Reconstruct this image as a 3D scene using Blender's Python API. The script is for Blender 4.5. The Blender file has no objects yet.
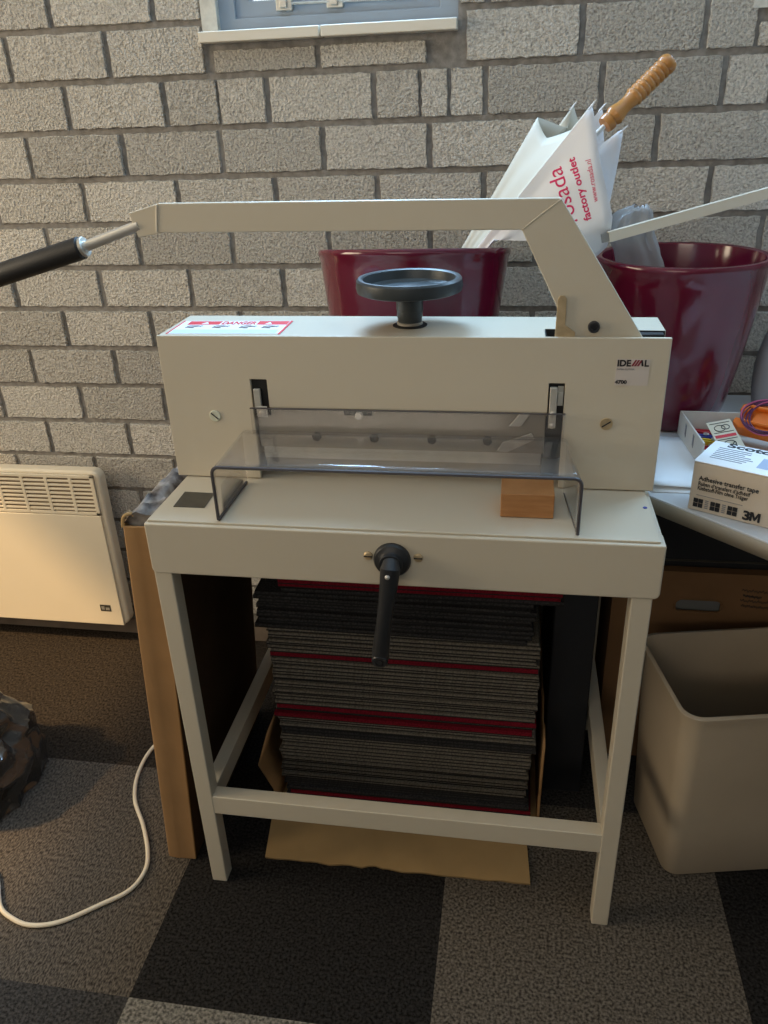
import bpy, bmesh, math, random
from mathutils import Vector, Matrix, noise
from mathutils.bvhtree import BVHTree
R = random.Random(7)
SC = bpy.context.scene
COL = SC.collection

# ------------------------------------------------------------------ view / camera
SC.view_settings.view_transform = 'Standard'
SC.view_settings.look = 'None'
SC.view_settings.gamma = 1.0
SC.view_settings.use_curve_mapping = False
SC.view_settings.exposure = 0.0
SC.cycles.use_denoising = True
SC.cycles.max_bounces = 10
SC.cycles.transparent_max_bounces = 16
SC.cycles.sample_clamp_indirect = 6.0

CAMH, PITCH, ROLL, YAW, FPX = 1.2948, .4638, -.0387, -.1735, 793.0
def make_camera():
    cy, sy, cp, sp, cr, sr = math.cos(YAW), math.sin(YAW), math.cos(PITCH), math.sin(PITCH), math.cos(ROLL), math.sin(ROLL)
    fw = Vector((sy*cp, cy*cp, -sp)); r0 = Vector((cy, -sy, 0)); u0 = r0.cross(fw)
    r = r0*cr + u0*sr; u = u0*cr - r0*sr
    m = Matrix(((r.x, u.x, -fw.x, 0), (r.y, u.y, -fw.y, 0), (r.z, u.z, -fw.z, CAMH), (0, 0, 0, 1)))
    cd = bpy.data.cameras.new('camera'); cd.sensor_width = 36; cd.lens = FPX/1024*36; cd.clip_start = .05
    o = bpy.data.objects.new('camera', cd); COL.objects.link(o); o.matrix_world = m
    SC.camera = o
make_camera()

# ------------------------------------------------------------------ materials
def nodes(m):
    m.use_nodes = True
    nt = m.node_tree
    return nt, nt.nodes['Principled BSDF'], nt.links
def mat(name, col, rough=.5, metal=0., vary=.0, vscale=8., bump=0., bscale=200., spec=.5, coat=0., trans=0., alpha=1., ior=1.45, stretch=None, col2=None):
    m = bpy.data.materials.new(name); nt, b, L = nodes(m)
    b.inputs['Base Color'].default_value = (*col, 1)
    b.inputs['Roughness'].default_value = rough; b.inputs['Metallic'].default_value = metal
    b.inputs['Specular IOR Level'].default_value = spec
    b.inputs['Coat Weight'].default_value = coat
    b.inputs['Coat Roughness'].default_value = .08
    b.inputs['Transmission Weight'].default_value = trans
    b.inputs['Alpha'].default_value = alpha
    b.inputs['IOR'].default_value = ior
    tc = nt.nodes.new('ShaderNodeTexCoord'); src = tc.outputs['Object']
    if stretch:
        mp = nt.nodes.new('ShaderNodeMapping'); mp.inputs['Scale'].default_value = stretch
        L.new(src, mp.inputs[0]); src = mp.outputs[0]
    if vary or col2:
        n = nt.nodes.new('ShaderNodeTexNoise'); n.inputs['Scale'].default_value = vscale; n.inputs['Detail'].default_value = 6
        L.new(src, n.inputs['Vector'])
        cr = nt.nodes.new('ShaderNodeValToRGB')
        c2 = col2 if col2 else tuple(min(1, c*(1+vary)) for c in col)
        c1 = col if col2 else tuple(c*(1-vary) for c in col)
        cr.color_ramp.elements[0].color = (*c1, 1); cr.color_ramp.elements[0].position = .35
        cr.color_ramp.elements[1].color = (*c2, 1); cr.color_ramp.elements[1].position = .65
        L.new(n.outputs['Fac'], cr.inputs[0]); L.new(cr.outputs[0], b.inputs['Base Color'])
    if bump:
        n2 = nt.nodes.new('ShaderNodeTexNoise'); n2.inputs['Scale'].default_value = bscale; n2.inputs['Detail'].default_value = 4
        L.new(src, n2.inputs['Vector'])
        bp = nt.nodes.new('ShaderNodeBump'); bp.inputs['Strength'].default_value = bump; bp.inputs['Distance'].default_value = .002
        L.new(n2.outputs['Fac'], bp.inputs['Height']); L.new(bp.outputs[0], b.inputs['Normal'])
    return m

def brick_mat():
    m = bpy.data.materials.new('split face concrete block'); nt, b, L = nodes(m)
    N = nt.nodes.new
    tc = N('ShaderNodeTexCoord'); geo = N('ShaderNodeNewGeometry')
    n1 = N('ShaderNodeTexNoise'); n1.inputs['Scale'].default_value = 190; n1.inputs['Detail'].default_value = 5; n1.inputs['Roughness'].default_value = .65
    n2 = N('ShaderNodeTexVoronoi'); n2.inputs['Scale'].default_value = 210
    L.new(tc.outputs['Object'], n1.inputs['Vector']); L.new(tc.outputs['Object'], n2.inputs['Vector'])
    cr = N('ShaderNodeValToRGB')
    e = cr.color_ramp.elements
    e[0].position = .30; e[0].color = (.31, .285, .25, 1); e[1].position = .62; e[1].color = (.74, .70, .63, 1)
    k = e.new(.47); k.color = (.60, .565, .50, 1)
    L.new(n1.outputs['Fac'], cr.inputs[0])
    hs = N('ShaderNodeHueSaturation'); mr = N('ShaderNodeMapRange')
    mr.inputs['To Min'].default_value = .82; mr.inputs['To Max'].default_value = 1.16
    L.new(geo.outputs['Random Per Island'], mr.inputs['Value']); L.new(mr.outputs[0], hs.inputs['Value']); L.new(cr.outputs[0], hs.inputs['Color'])
    L.new(hs.outputs[0], b.inputs['Base Color'])
    ad = N('ShaderNodeMath'); ad.operation = 'MULTIPLY_ADD'; ad.inputs[1].default_value = .5
    L.new(n2.outputs['Distance'], ad.inputs[0]); L.new(n1.outputs['Fac'], ad.inputs[2])
    bp = N('ShaderNodeBump'); bp.inputs['Strength'].default_value = 1.0; bp.inputs['Distance'].default_value = .009
    L.new(ad.outputs[0], bp.inputs['Height']); L.new(bp.outputs[0], b.inputs['Normal'])
    b.inputs['Roughness'].default_value = .95; b.inputs['Specular IOR Level'].default_value = .15
    return m

def carpet_mat(name, c1, c2, scale=160., stretch=(1, 1, 1)):
    m = mat(name, c1, .98, vary=0, vscale=scale, col2=c2, bump=1.0, bscale=420, spec=.05, stretch=stretch)
    return m

M = {}
M['brick'] = brick_mat()
M['mortar'] = mat('grey mortar', (.25, .235, .215), .95, vary=.2, vscale=60, bump=.8, bscale=250, spec=.1)
M['paint'] = mat('beige powder coated steel', (.56, .50, .39), .38, vary=.02, vscale=3, bump=.12, bscale=900, spec=.5)
M['white_paint'] = mat('white painted surface', (.72, .70, .66), .55, vary=.03, vscale=4)
M['heater'] = mat('cream white heater enamel', (.75, .66, .50), .4, vary=.02, vscale=4)
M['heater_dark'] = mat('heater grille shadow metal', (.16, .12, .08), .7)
M['black'] = mat('black plastic', (.018, .019, .021), .42, vary=.1, vscale=30)
M['rubber'] = mat('black rubber grip', (.012, .012, .013), .5, bump=.2, bscale=400)
M['wheel'] = mat('dark grey moulded plastic', (.035, .042, .045), .38, bump=.1, bscale=500)
M['chrome'] = mat('bright steel', (.70, .68, .63), .28, .65)
M['zinc'] = mat('zinc plated steel', (.58, .56, .50), .4, .6, vary=.08, vscale=40)
M['brass'] = mat('yellow zinc plated steel', (.55, .42, .25), .42, .6, vary=.12, vscale=60)
M['screw_pale'] = mat('pale zinc screw', (.72, .74, .60), .35, .3)
M['void'] = mat('dark steel and recess shade', (.012, .012, .012), .6)  # dark bolts, and recesses whose shade is put into the colour
M['steel_dull'] = mat('dull grey beige steel', (.33, .30, .25), .45, .2, vary=.06, vscale=20)
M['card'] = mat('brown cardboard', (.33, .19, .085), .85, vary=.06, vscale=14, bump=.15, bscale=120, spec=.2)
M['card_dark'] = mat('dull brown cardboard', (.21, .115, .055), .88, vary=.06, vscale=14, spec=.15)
M['card_pale'] = mat('pale brown cardboard', (.43, .28, .125), .85, vary=.06, vscale=14, bump=.15, bscale=120, spec=.2)
M['wood'] = mat('light oak wood', (.34, .150, .050), .55, vscale=22, col2=(.43, .205, .075), stretch=(1, 1, 7), bump=.15, bscale=80)
M['handle_wood'] = mat('varnished beech', (.40, .165, .035), .28, vscale=10, col2=(.48, .22, .055), coat=.3)
M['pot'] = mat('burgundy glazed ceramic', (.115, .006, .022), .16, vary=.12, vscale=5, coat=.5)
M['cord'] = mat('cream cable sheath', (.72, .62, .46), .45)
M['bag_black'] = mat('black bin bag plastic', (.030, .029, .027), .14, bump=.35, bscale=26, spec=.8, coat=.6)
M['desk'] = mat('white laminate', (.62, .62, .62), .22, vary=.02, vscale=5)
M['desk_edge'] = mat('beige desk edging', (.46, .38, .28), .5)
M['bin'] = mat('grey beige plastic', (.44, .36, .26), .5, vary=.05, vscale=6)
M['paper'] = mat('white paper', (.80, .80, .80), .7)
M['carton_white'] = mat('white carton board', (.66, .63, .58), .6, vary=.03, vscale=12)
M['ink'] = mat('black print', (.018, .018, .02), .7)
M['ink_grey'] = mat('grey print', (.25, .25, .27), .7)
M['ink_red'] = mat('red print', (.62, .035, .045), .6)
M['ink_crimson'] = mat('crimson print', (.62, .02, .11), .7)
M['red'] = mat('red plastic', (.45, .02, .03), .4)
M['blue'] = mat('blue plastic', (.03, .05, .28), .4)
M['yellow'] = mat('yellow plastic', (.66, .42, .02), .4)
M['orange'] = mat('orange plastic', (.82, .20, .02), .42, vary=.05, vscale=30)
M['wire'] = mat('purple wire', (.10, .03, .09), .4)
M['wire_pink'] = mat('pink wire', (.50, .10, .22), .4)
M['matchcard'] = mat('cream printed card', (.66, .60, .46), .6)
M['alu'] = mat('white coated aluminium', (.72, .65, .53), .35, .15)
M['alu_in'] = mat('grey aluminium', (.34, .34, .33), .4, .5)
M['grey_plastic'] = mat('grey plastic', (.30, .30, .31), .6)
M['black_case'] = mat('black case fabric', (.010, .011, .014), .7, bump=.2, bscale=300)
M['frame_blue'] = mat('blue grey window paint', (.30, .36, .43), .45, vary=.04, vscale=6)
M['plaster'] = mat('rough white plaster', (.62, .61, .55), .95, vary=.1, vscale=60, bump=1.0, bscale=90)
M['sill'] = mat('cream window sill', (.74, .69, .58), .4, vary=.02, vscale=5)
M['ceiling'] = mat('white ceiling', (.80, .78, .73), .9)
M['wall_side'] = mat('painted wall', (.36, .34, .31), .9, vary=.04, vscale=3)
M['base'] = mat('brown baseboard', (.20, .155, .115), .8, vary=.15, vscale=18)
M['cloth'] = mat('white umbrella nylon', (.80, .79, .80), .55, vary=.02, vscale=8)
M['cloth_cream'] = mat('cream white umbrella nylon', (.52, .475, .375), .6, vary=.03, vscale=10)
M['card_shade'] = mat('shaded brown cardboard', (.055, .032, .018), .85, vary=.1, vscale=14, spec=.15)
M['bubble'] = mat('grey wrapping plastic', (.045, .032, .026), .6, vscale=34, col2=(.34, .32, .30), bump=.8, bscale=60)
M['ink_maroon'] = mat('dark red print', (.22, .02, .04), .6)
M['sticker'] = mat('pale sticker', (.57, .51, .46), .5)
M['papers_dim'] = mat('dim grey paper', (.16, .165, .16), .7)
M['danger_white'] = mat('white label', (.80, .82, .84), .35)
M['danger_blue'] = mat('pale blue label', (.55, .74, .84), .35)
for k, c, r in (('cloth', .35, 0), ('cloth_cream', .3, 0)):
    b = M[k].node_tree.nodes['Principled BSDF']; b.inputs['Subsurface Weight'].default_value = 0

def clear_mat(name, tint, fac_rough=.05, mixfac=.12, thick_tint=None):
    m = bpy.data.materials.new(name); m.use_nodes = True; nt = m.node_tree; L = nt.links
    for n in list(nt.nodes): nt.nodes.remove(n)
    out = nt.nodes.new('ShaderNodeOutputMaterial'); t = nt.nodes.new('ShaderNodeBsdfTransparent'); t.inputs[0].default_value = (*tint, 1)
    g = nt.nodes.new('ShaderNodeBsdfGlossy'); g.inputs['Roughness'].default_value = fac_rough; g.inputs[0].default_value = (.9, .9, .9, 1)
    fr = nt.nodes.new('ShaderNodeFresnel'); ge = nt.nodes.new('ShaderNodeNewGeometry'); mr = nt.nodes.new('ShaderNodeMapRange')
    mr.inputs['To Min'].default_value = 1.49; mr.inputs['To Max'].default_value = 1/1.49; L.new(ge.outputs['Backfacing'], mr.inputs['Value']); L.new(mr.outputs[0], fr.inputs[0])
    d = nt.nodes.new('ShaderNodeBsdfDiffuse'); d.inputs[0].default_value = (.72, .71, .70, 1)
    mx0 = nt.nodes.new('ShaderNodeMixShader'); mx0.inputs[0].default_value = mixfac
    L.new(t.outputs[0], mx0.inputs[1]); L.new(d.outputs[0], mx0.inputs[2])
    mx = nt.nodes.new('ShaderNodeMixShader'); L.new(fr.outputs[0], mx.inputs[0]); L.new(mx0.outputs[0], mx.inputs[1]); L.new(g.outputs[0], mx.inputs[2])
    L.new(mx.outputs[0], out.inputs[0])
    return m
M['acrylic'] = clear_mat('smoky clear acrylic', (.94, .93, .925), .10, .03)
M['acrylic_edge'] = mat('acrylic cut edge', (.075, .07, .075), .25)
M['glass'] = clear_mat('window glass', (.97, .98, .99), .02, 0.0)
M['film'] = clear_mat('translucent plastic film', (.70, .69, .67), .18, .36)

# ------------------------------------------------------------------ mesh building
class MB:
    def __init__(s): s.v = []; s.f = []; s.mi = []; s.cur = 0
    def add(s, vs, fs):
        o = len(s.v); s.v += [Vector(p) for p in vs]
        for f in fs: s.f.append([i+o for i in f]); s.mi.append(s.cur)
        return s
    def box(s, x0, x1, y0, y1, z0, z1, mtx=None):
        vs = [Vector(p) for p in ((x0,y0,z0),(x1,y0,z0),(x1,y1,z0),(x0,y1,z0),(x0,y0,z1),(x1,y0,z1),(x1,y1,z1),(x0,y1,z1))]
        if mtx: vs = [mtx @ p for p in vs]
        return s.add(vs, [(3,2,1,0),(4,5,6,7),(0,1,5,4),(1,2,6,5),(2,3,7,6),(3,0,4,7)])
    def prism(s, poly, ax, a0, a1, mtx=None):
        # poly: 2d points; ax: axis of extrusion. ax 1 -> poly in (x,z); ax 2 -> (x,y); ax 0 -> (y,z)
        def P(p, a):
            q = Vector((p[0], a, p[1])) if ax == 1 else Vector((p[0], p[1], a)) if ax == 2 else Vector((a, p[0], p[1]))
            return mtx @ q if mtx else q
        n = len(poly)
        vs = [P(p, a0) for p in poly] + [P(p, a1) for p in poly]
        return s.add(vs, [list(range(n))[::-1], list(range(n, 2*n))] + [(i, (i+1) % n, (i+1) % n+n, i+n) for i in range(n)])
    def tube(s, path, rad, n=12, caps=True):
        path = [Vector(p) for p in path]; rs = rad if isinstance(rad, (list, tuple)) else [rad]*len(path)
        vs = []; up = None
        for i, p in enumerate(path):
            t = (path[min(i+1, len(path)-1)]-path[max(i-1, 0)]).normalized()
            if up is None: up = t.orthogonal().normalized()
            up = (up - t*up.dot(t)).normalized(); sd = t.cross(up)
            for k in range(n):
                a = 2*math.pi*k/n; vs.append(p+(up*math.cos(a)+sd*math.sin(a))*rs[i])
        fs = []
        for i in range(len(path)-1):
            for k in range(n): fs.append((i*n+k, i*n+(k+1) % n, (i+1)*n+(k+1) % n, (i+1)*n+k))
        if caps: fs += [list(range(n))[::-1], list(range((len(path)-1)*n, len(path)*n))]
        return s.add(vs, fs)
    def lathe(s, prof, c, axis=(0, 0, 1), n=48, sx=1., sy=1.):
        # prof: (radius, height) list
        ax = Vector(axis).normalized(); q = Vector((0, 0, 1)).rotation_difference(ax); c = Vector(c)
        vs = []; 
        for r, h in prof:
            for k in range(n):
                a = 2*math.pi*k/n; vs.append(c + q @ Vector((r*math.cos(a)*sx, r*math.sin(a)*sy, h)))
        fs = []
        for i in range(len(prof)-1):
            for k in range(n): fs.append((i*n+k, i*n+(k+1) % n, (i+1)*n+(k+1) % n, (i+1)*n+k))
        fs.append(list(range(n))[::-1]); fs.append(list(range((len(prof)-1)*n, len(prof)*n)))
        return s.add(vs, fs)
    def cyl(s, p0, p1, r, n=24):
        return s.tube([p0, p1], r, n)
    def grid(s, rows, closed=False):
        nr, nc = len(rows), len(rows[0]); vs = [p for r in rows for p in r]; fs = []
        for i in range(nr-1):
            for k in range(nc if closed else nc-1):
                fs.append((i*nc+k, i*nc+(k+1) % nc, (i+1)*nc+(k+1) % nc, (i+1)*nc+k))
        return s.add(vs, fs)

def setprops(o, label=None, cat=None, group=None, kind=None):
    if label: o['label'] = label
    if cat: o['category'] = cat
    if group: o['group'] = group
    if kind: o['kind'] = kind
    return o
def wloc(o):
    p = Vector((0, 0, 0))
    while o is not None: p += o.location; o = o.parent
    return p
def obj(name, mb, mats, parent=None, bevel=0., origin=None, solid=0., smooth=30, seg=2, recalc=True, subd=0):
    me = bpy.data.meshes.new(name)
    base = Vector(origin) if origin is not None else (wloc(parent) if parent is not None else Vector((0, 0, 0)))
    me.from_pydata([tuple(v-base) for v in mb.v], [], mb.f)
    mats = mats if isinstance(mats, (list, tuple)) else [mats]
    for m in mats: me.materials.append(m)
    if len(mats) > 1: me.polygons.foreach_set('material_index', mb.mi)
    if recalc:
        bm = bmesh.new(); bm.from_mesh(me); bmesh.ops.recalc_face_normals(bm, faces=bm.faces); bm.to_mesh(me); bm.free()
    me.polygons.foreach_set('use_smooth', [True]*len(me.polygons))
    if smooth is not None: me.set_sharp_from_angle(angle=math.radians(smooth))
    o = bpy.data.objects.new(name, me); COL.objects.link(o)
    if parent is not None:
        o.parent = parent; o.location = (0, 0, 0)
    else: o.location = base
    if solid:
        md = o.modifiers.new('thickness', 'SOLIDIFY'); md.thickness = solid; md.offset = 0
    if bevel:
        md = o.modifiers.new('edge', 'BEVEL'); md.width = bevel; md.segments = seg; md.limit_method = 'ANGLE'; md.angle_limit = math.radians(35)
        md.harden_normals = True
    if subd:
        md = o.modifiers.new('smooth', 'SUBSURF'); md.levels = subd; md.render_levels = subd
    return o
def thing(name, label, cat, loc, group=None):
    o = bpy.data.objects.new(name, None); COL.objects.link(o); o.location = loc; o.empty_display_size = .05
    return setprops(o, label, cat, group)
def frame(o, xd, yd):
    x = Vector(xd).normalized(); y = Vector(yd); y = (y-x*y.dot(x)).normalized(); z = x.cross(y); o = Vector(o)
    return Matrix(((x.x, y.x, z.x, o.x), (x.y, y.y, z.y, o.y), (x.z, y.z, z.z, o.z), (0, 0, 0, 1)))
def text_mb(s, size, mtx, depth=.0003, bold=0., width=None, align='LEFT', fine=4):
    cu = bpy.data.curves.new('t', 'FONT'); cu.body = s; cu.size = size; cu.extrude = depth; cu.offset = bold; cu.align_x = align; cu.resolution_u = fine
    to = bpy.data.objects.new('t', cu); COL.objects.link(to)
    dg = bpy.context.evaluated_depsgraph_get(); me = bpy.data.meshes.new_from_object(to.evaluated_get(dg))
    mb = MB(); vs = [v.co.copy() for v in me.vertices]
    if width and vs:
        w = max(v.x for v in vs)-min(v.x for v in vs); k = width/w
        for v in vs: v.x *= k
    mb.add([mtx @ v for v in vs], [list(p.vertices) for p in me.polygons])
    bpy.data.objects.remove(to); bpy.data.curves.remove(cu); bpy.data.meshes.remove(me)
    return mb
def catmull(pts, n=8, closed=False):
    pts = [Vector(p) for p in pts]; out = []; N = len(pts)
    for i in range(N if closed else N-1):
        g = (lambda k: pts[k % N]) if closed else (lambda k: pts[max(0, min(N-1, k))])
        p0, p1, p2, p3 = g(i-1), g(i), g(i+1), g(i+2)
        for j in range(n):
            t = j/n
            out.append(.5*((2*p1)+(p2-p0)*t+(2*p0-5*p1+4*p2-p3)*t*t+(3*p1-p0-3*p2+p3)*t**3))
    if not closed: out.append(pts[-1])
    return out
def rrect(x0, x1, y0, y1, r, n=6):
    out = []
    for cx, cy, a0 in ((x1-r, y1-r, 0), (x0+r, y1-r, 90), (x0+r, y0+r, 180), (x1-r, y0+r, 270)):
        for k in range(n+1):
            a = math.radians(a0+90*k/n); out.append((cx+r*math.cos(a), cy+r*math.sin(a)))
    return out
def holed_plate(mb, xs, zs, holes, y0, y1):
    """wall of cells in x and z with some left out, y0 front, y1 back"""
    nx, nz = len(xs)-1, len(zs)-1
    solid = [[(i, k) not in holes for k in range(nz)] for i in range(nx)]
    vid = {}
    def V(i, k, b):
        key = (i, k, b)
        if key not in vid:
            vid[key] = len(mb.v); mb.v.append(Vector((xs[i], y1 if b else y0, zs[k])))
        return vid[key]
    def F(*a): mb.f.append(list(a)); mb.mi.append(mb.cur)
    S = lambda i, k: 0 <= i < nx and 0 <= k < nz and solid[i][k]
    for i in range(nx):
        for k in range(nz):
            if not S(i, k): continue
            F(V(i,k,0), V(i+1,k,0), V(i+1,k+1,0), V(i,k+1,0)); F(V(i,k,1), V(i,k+1,1), V(i+1,k+1,1), V(i+1,k,1))
            if not S(i-1, k): F(V(i,k,0), V(i,k+1,0), V(i,k+1,1), V(i,k,1))
            if not S(i+1, k): F(V(i+1,k,0), V(i+1,k,1), V(i+1,k+1,1), V(i+1,k+1,0))
            if not S(i, k-1): F(V(i,k,0), V(i,k,1), V(i+1,k,1), V(i+1,k,0))
            if not S(i, k+1): F(V(i,k+1,0), V(i+1,k+1,0), V(i+1,k+1,1), V(i,k+1,1))
    return mb

# ------------------------------------------------------------------ the room
WY = 1.742
XL, XR, YB, ZC = -2.6, 1.9, -2.6, 2.45
BX0, BZ0, BL, BH, MT = -.9473, 1.3767, .2182, .0929, .0118
W1 = (-.600, -.1285, 1.452, 2.20)      # window openings in the back wall
W2 = (.425, 1.15, 1.442, 2.20)
def build_room():
    # floor of half metre carpet tiles
    tx, ty = -.5901, .7342
    mats = [carpet_mat('charcoal carpet', (.007, .0065, .006), (.034, .031, .029), 200),
            carpet_mat('mid grey carpet', (.036, .030, .024), (.185, .158, .127), 210),
            carpet_mat('ribbed brown carpet', (.030, .025, .020), (.150, .126, .101), 190, (1.7, .75, 1)),
            carpet_mat('light grey carpet', (.060, .056, .048), (.27, .248, .21), 190, (1, 1, 1)),
            carpet_mat('dark brown carpet', (.012, .0095, .0075), (.052, .041, .031), 190, (1.2, .8, 1)),
            carpet_mat('slate carpet', (.018, .017, .016), (.072, .067, .063), 200)]
    known = {(0,0):0, (1,0):1, (2,0):0, (-1,0):2, (-1,1):4, (-1,-1):5, (0,-1):3, (1,-1):1, (2,-1):3, (0,1):0, (1,1):5, (2,1):4, (-2,0):5, (-2,1):4}
    mb = MB()
    xs = [XL]+[tx+.5*i for i in range(-4, 6) if XL < tx+.5*i < XR]+[XR]
    ys = [YB]+[ty+.5*i for i in range(-7, 4) if YB < ty+.5*i < WY]+[WY+.05]
    for a, b in zip(xs, xs[1:]):
        for c, d in zip(ys, ys[1:]):
            i, j = math.floor(((a+b)/2-tx)/.5), math.floor(((c+d)/2-ty)/.5)
            if a == XL: i = math.floor((b-.01-tx)/.5)
            mb.cur = known.get((i, j), (i*7+j*3) % 6)
            mb.add([(a,c,0),(b,c,0),(b,d,0),(a,d,0)], [(0,1,2,3)])
    setprops(obj('floor', mb, mats, recalc=False), kind='structure')
    # block wall: mortar backing with two window openings, blocks standing proud of it
    mb = MB()
    yb = WY+.006
    xs = [XL, W1[0], W1[1], W2[0], W2[1], XR]; zs = [0, W2[2], W1[2], W1[3], ZC]
    holes = {(1, 2), (3, 1), (3, 2)}
    holed_plate(mb, xs, zs, holes, yb, yb+.16)
    mb.cur = 1
    nr = int(ZC/BH)+1
    for k in range(-12, 16):
        zt = BZ0-(k-2)*BH; z0, z1 = zt-BH+MT/2, zt-MT/2
        if z1 > ZC or z0 < 0: continue
        ph = 0 if k % 2 == 0 else .5
        spans = []; z1c = z1
        if 1.36 < z0 < 1.41: ph_right = .3
        else: ph_right = 0
        n = math.floor((XL-BX0)/BL)-1
        while True:
            a = BX0+(n+ph)*BL+MT/2
            if ph_right and a > -.34: a += ph_right*BL
            b = a+BL-MT; n += 1
            if a > XR: break
            a, b = max(a, XL), min(b, XR)
            if b-a < .02: continue
            segs = [(a, b)]; low_ = []
            for w in (W1, W2):
                if z1 > w[2]-.022 and z0 < w[3]:
                    ns = []
                    for p, q in segs:
                        lo, hi = w[0]-.034, w[1]+.006
                        if w is W2: lo, hi = w[0]-.02, w[1]+.03
                        if q <= lo or p >= hi: ns.append((p, q)); continue
                        if z0 < w[2]-.040: low_.append((max(p, lo+MT*.6), min(q, hi-MT*.6)))
                        if p < lo: ns.append((p, lo))
                        if q > hi: ns.append((hi, q))
                    segs = ns
            for p, q in segs:
                if q-p < .015: continue
                spans.append((p, q, z1))
            for p, q in low_:
                if q-p > .02: spans.append((p, q, W1[2]-.032))
        # some blocks are cut in two, as beside the window
        for p, q, z1c in spans:
            if k == 2 and p < -.20 < q: cut = [(p, -.205), (-.199, -.148), (-.142, q)] if p < -.21 else [(p, q)]
            elif k == 2 and p < -.61 < q: cut = [(p, -.617), (-.612, q)]
            elif k == 2 and .35 < p < .5: cut = [(p, p+.075), (p+.08, q)]
            else: cut = [(p, q)]
            for a, b in cut:
                if b-a < .012: continue
                d = R.uniform(.0045, .009); y = WY-d+.006
                per = []
                nx_, nz_ = max(3, int((b-a)/.011)), 6
                zz1 = z1c
                for i in range(nx_): per.append((a+(b-a)*i/nx_, z0))
                for i in range(nz_): per.append((b, z0+(zz1-z0)*i/nz_))
                for i in range(nx_): per.append((b-(b-a)*i/nx_, zz1))
                for i in range(nz_): per.append((a, zz1-(zz1-z0)*i/nz_))
                c_, h_ = (a+b)/2, (z0+zz1)/2
                per = [(p_[0]+R.uniform(-.0014, .0014), p_[1]+R.uniform(-.0014, .0014)) for p_ in per]
                m_ = len(per)
                fr = [(p_[0]-.0012*math.copysign(1, p_[0]-c_), y, p_[1]-.0012*math.copysign(1, p_[1]-h_)) for p_ in per]
                md = [(p_[0], y+.002, p_[1]) for p_ in per]
                bk = [(p_[0], yb+.001, p_[1]) for p_ in per]
                fs = [tuple(range(m_))]
                for r in (0, m_): fs += [(i+r, i+r+m_, (i+1) % m_+r+m_, (i+1) % m_+r) for i in range(m_)]
                mb.add(fr+md+bk, fs)
    setprops(obj('wall_back', mb, [M['mortar'], M['brick']], smooth=20), kind='structure')
    # side walls, the left with a window opening that lets the sun in
    mb = MB(); holed = MB()
    ysl = [YB, -.15, 1.25, WY+.16]; zsl = [0, 1.0, 2.15, ZC]
    vv = MB(); holed_plate(vv, ysl, zsl, {(1, 1)}, 0, .15)
    vv.v = [Vector((XL-p.y, p.x, p.z)) for p in vv.v]
    setprops(obj('wall_left', vv, M['wall_side']), kind='structure')
    setprops(obj('wall_right', MB().box(XR, XR+.12, YB, WY+.16, 0, ZC), M['wall_side']), kind='structure')
    vv = MB(); holed_plate(vv, [XL, -2.0, .1, XR], [0, 1.70, 2.36, ZC], {(1, 1)}, YB-.12, YB)  # opening added to let the front fill in
    setprops(obj('wall_front', vv, M['wall_side']), kind='structure')
    setprops(obj('ceiling', MB().box(XL, XR, YB, WY+.16, ZC, ZC+.1), M['ceiling']), kind='structure')
    setprops(obj('baseboard_back', MB().box(XL, -.2, WY-.016, WY+.004, 0, .05), M['base'], bevel=.003), kind='structure')

def window(name, w, y, plaster_l, joint, right_frame=True):
    t = setprops(bpy.data.objects.new(name, None), kind='structure'); COL.objects.link(t); t.location = ((w[0]+w[1])/2, y, w[2])
    x0, x1, z0, z1 = w
    fm = MB()
    # outer frame and inner sash frame
    holed_plate(fm, [x0, x0+.035, x1-.035, x1], [z0, z0+.022, z1-.03, z1], {(1, 1)}, y+.008, y+.055)
    obj('window_frame', fm, M['frame_blue'], t, bevel=.002)
    sm = MB(); holed_plate(sm, [x0+.034, x0+.062, x1-.062, x1-.034], [z0+.021, z0+.050, z1-.06, z1-.029], {(1, 1)}, y+.016, y+.050)
    obj('window_sash', sm, M['frame_blue'], t, bevel=.002)
    obj('window_glass', MB().box(x0+.06, x1-.06, y+.030, y+.036, z0+.048, z1-.058), M['glass'], t)
    for fx in (x0+.135, x0+.235):
        fit = MB().box(fx-.016, fx+.016, y+.004, y+.017, z0+.030, z0+.050).box(fx-.007, fx+.007, y-.004, y+.006, z0+.034, z0+.047)
        obj('window_fitting', fit, M['zinc'], t, bevel=.0015)
    obj('window_stay', MB().cyl((x0+.15, y+.006, z0+.041), (x1-.06, y+.006, z0+.038), .0025, 8), M['zinc'], t)
    # sill in two boards
    for a, b in ((x0-(.031 if x0 < 0 else 0), joint-.0015), (joint+.0015, x1+.0)):
        obj('window_sill', MB().box(a, b, WY-.028, y+.012, z0-.0195, z0-.0005), M['sill'], t, bevel=.002)
    obj('window_reveal', MB().box(x0-.030, x0+.002, WY-.001, y+.05, z0, z1), M['plaster'], t)
    return t
build_room()
window('window_1', W1, WY+.008, True, -.3885)
window('window_2', W2, WY+.008, True, .75)

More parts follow.
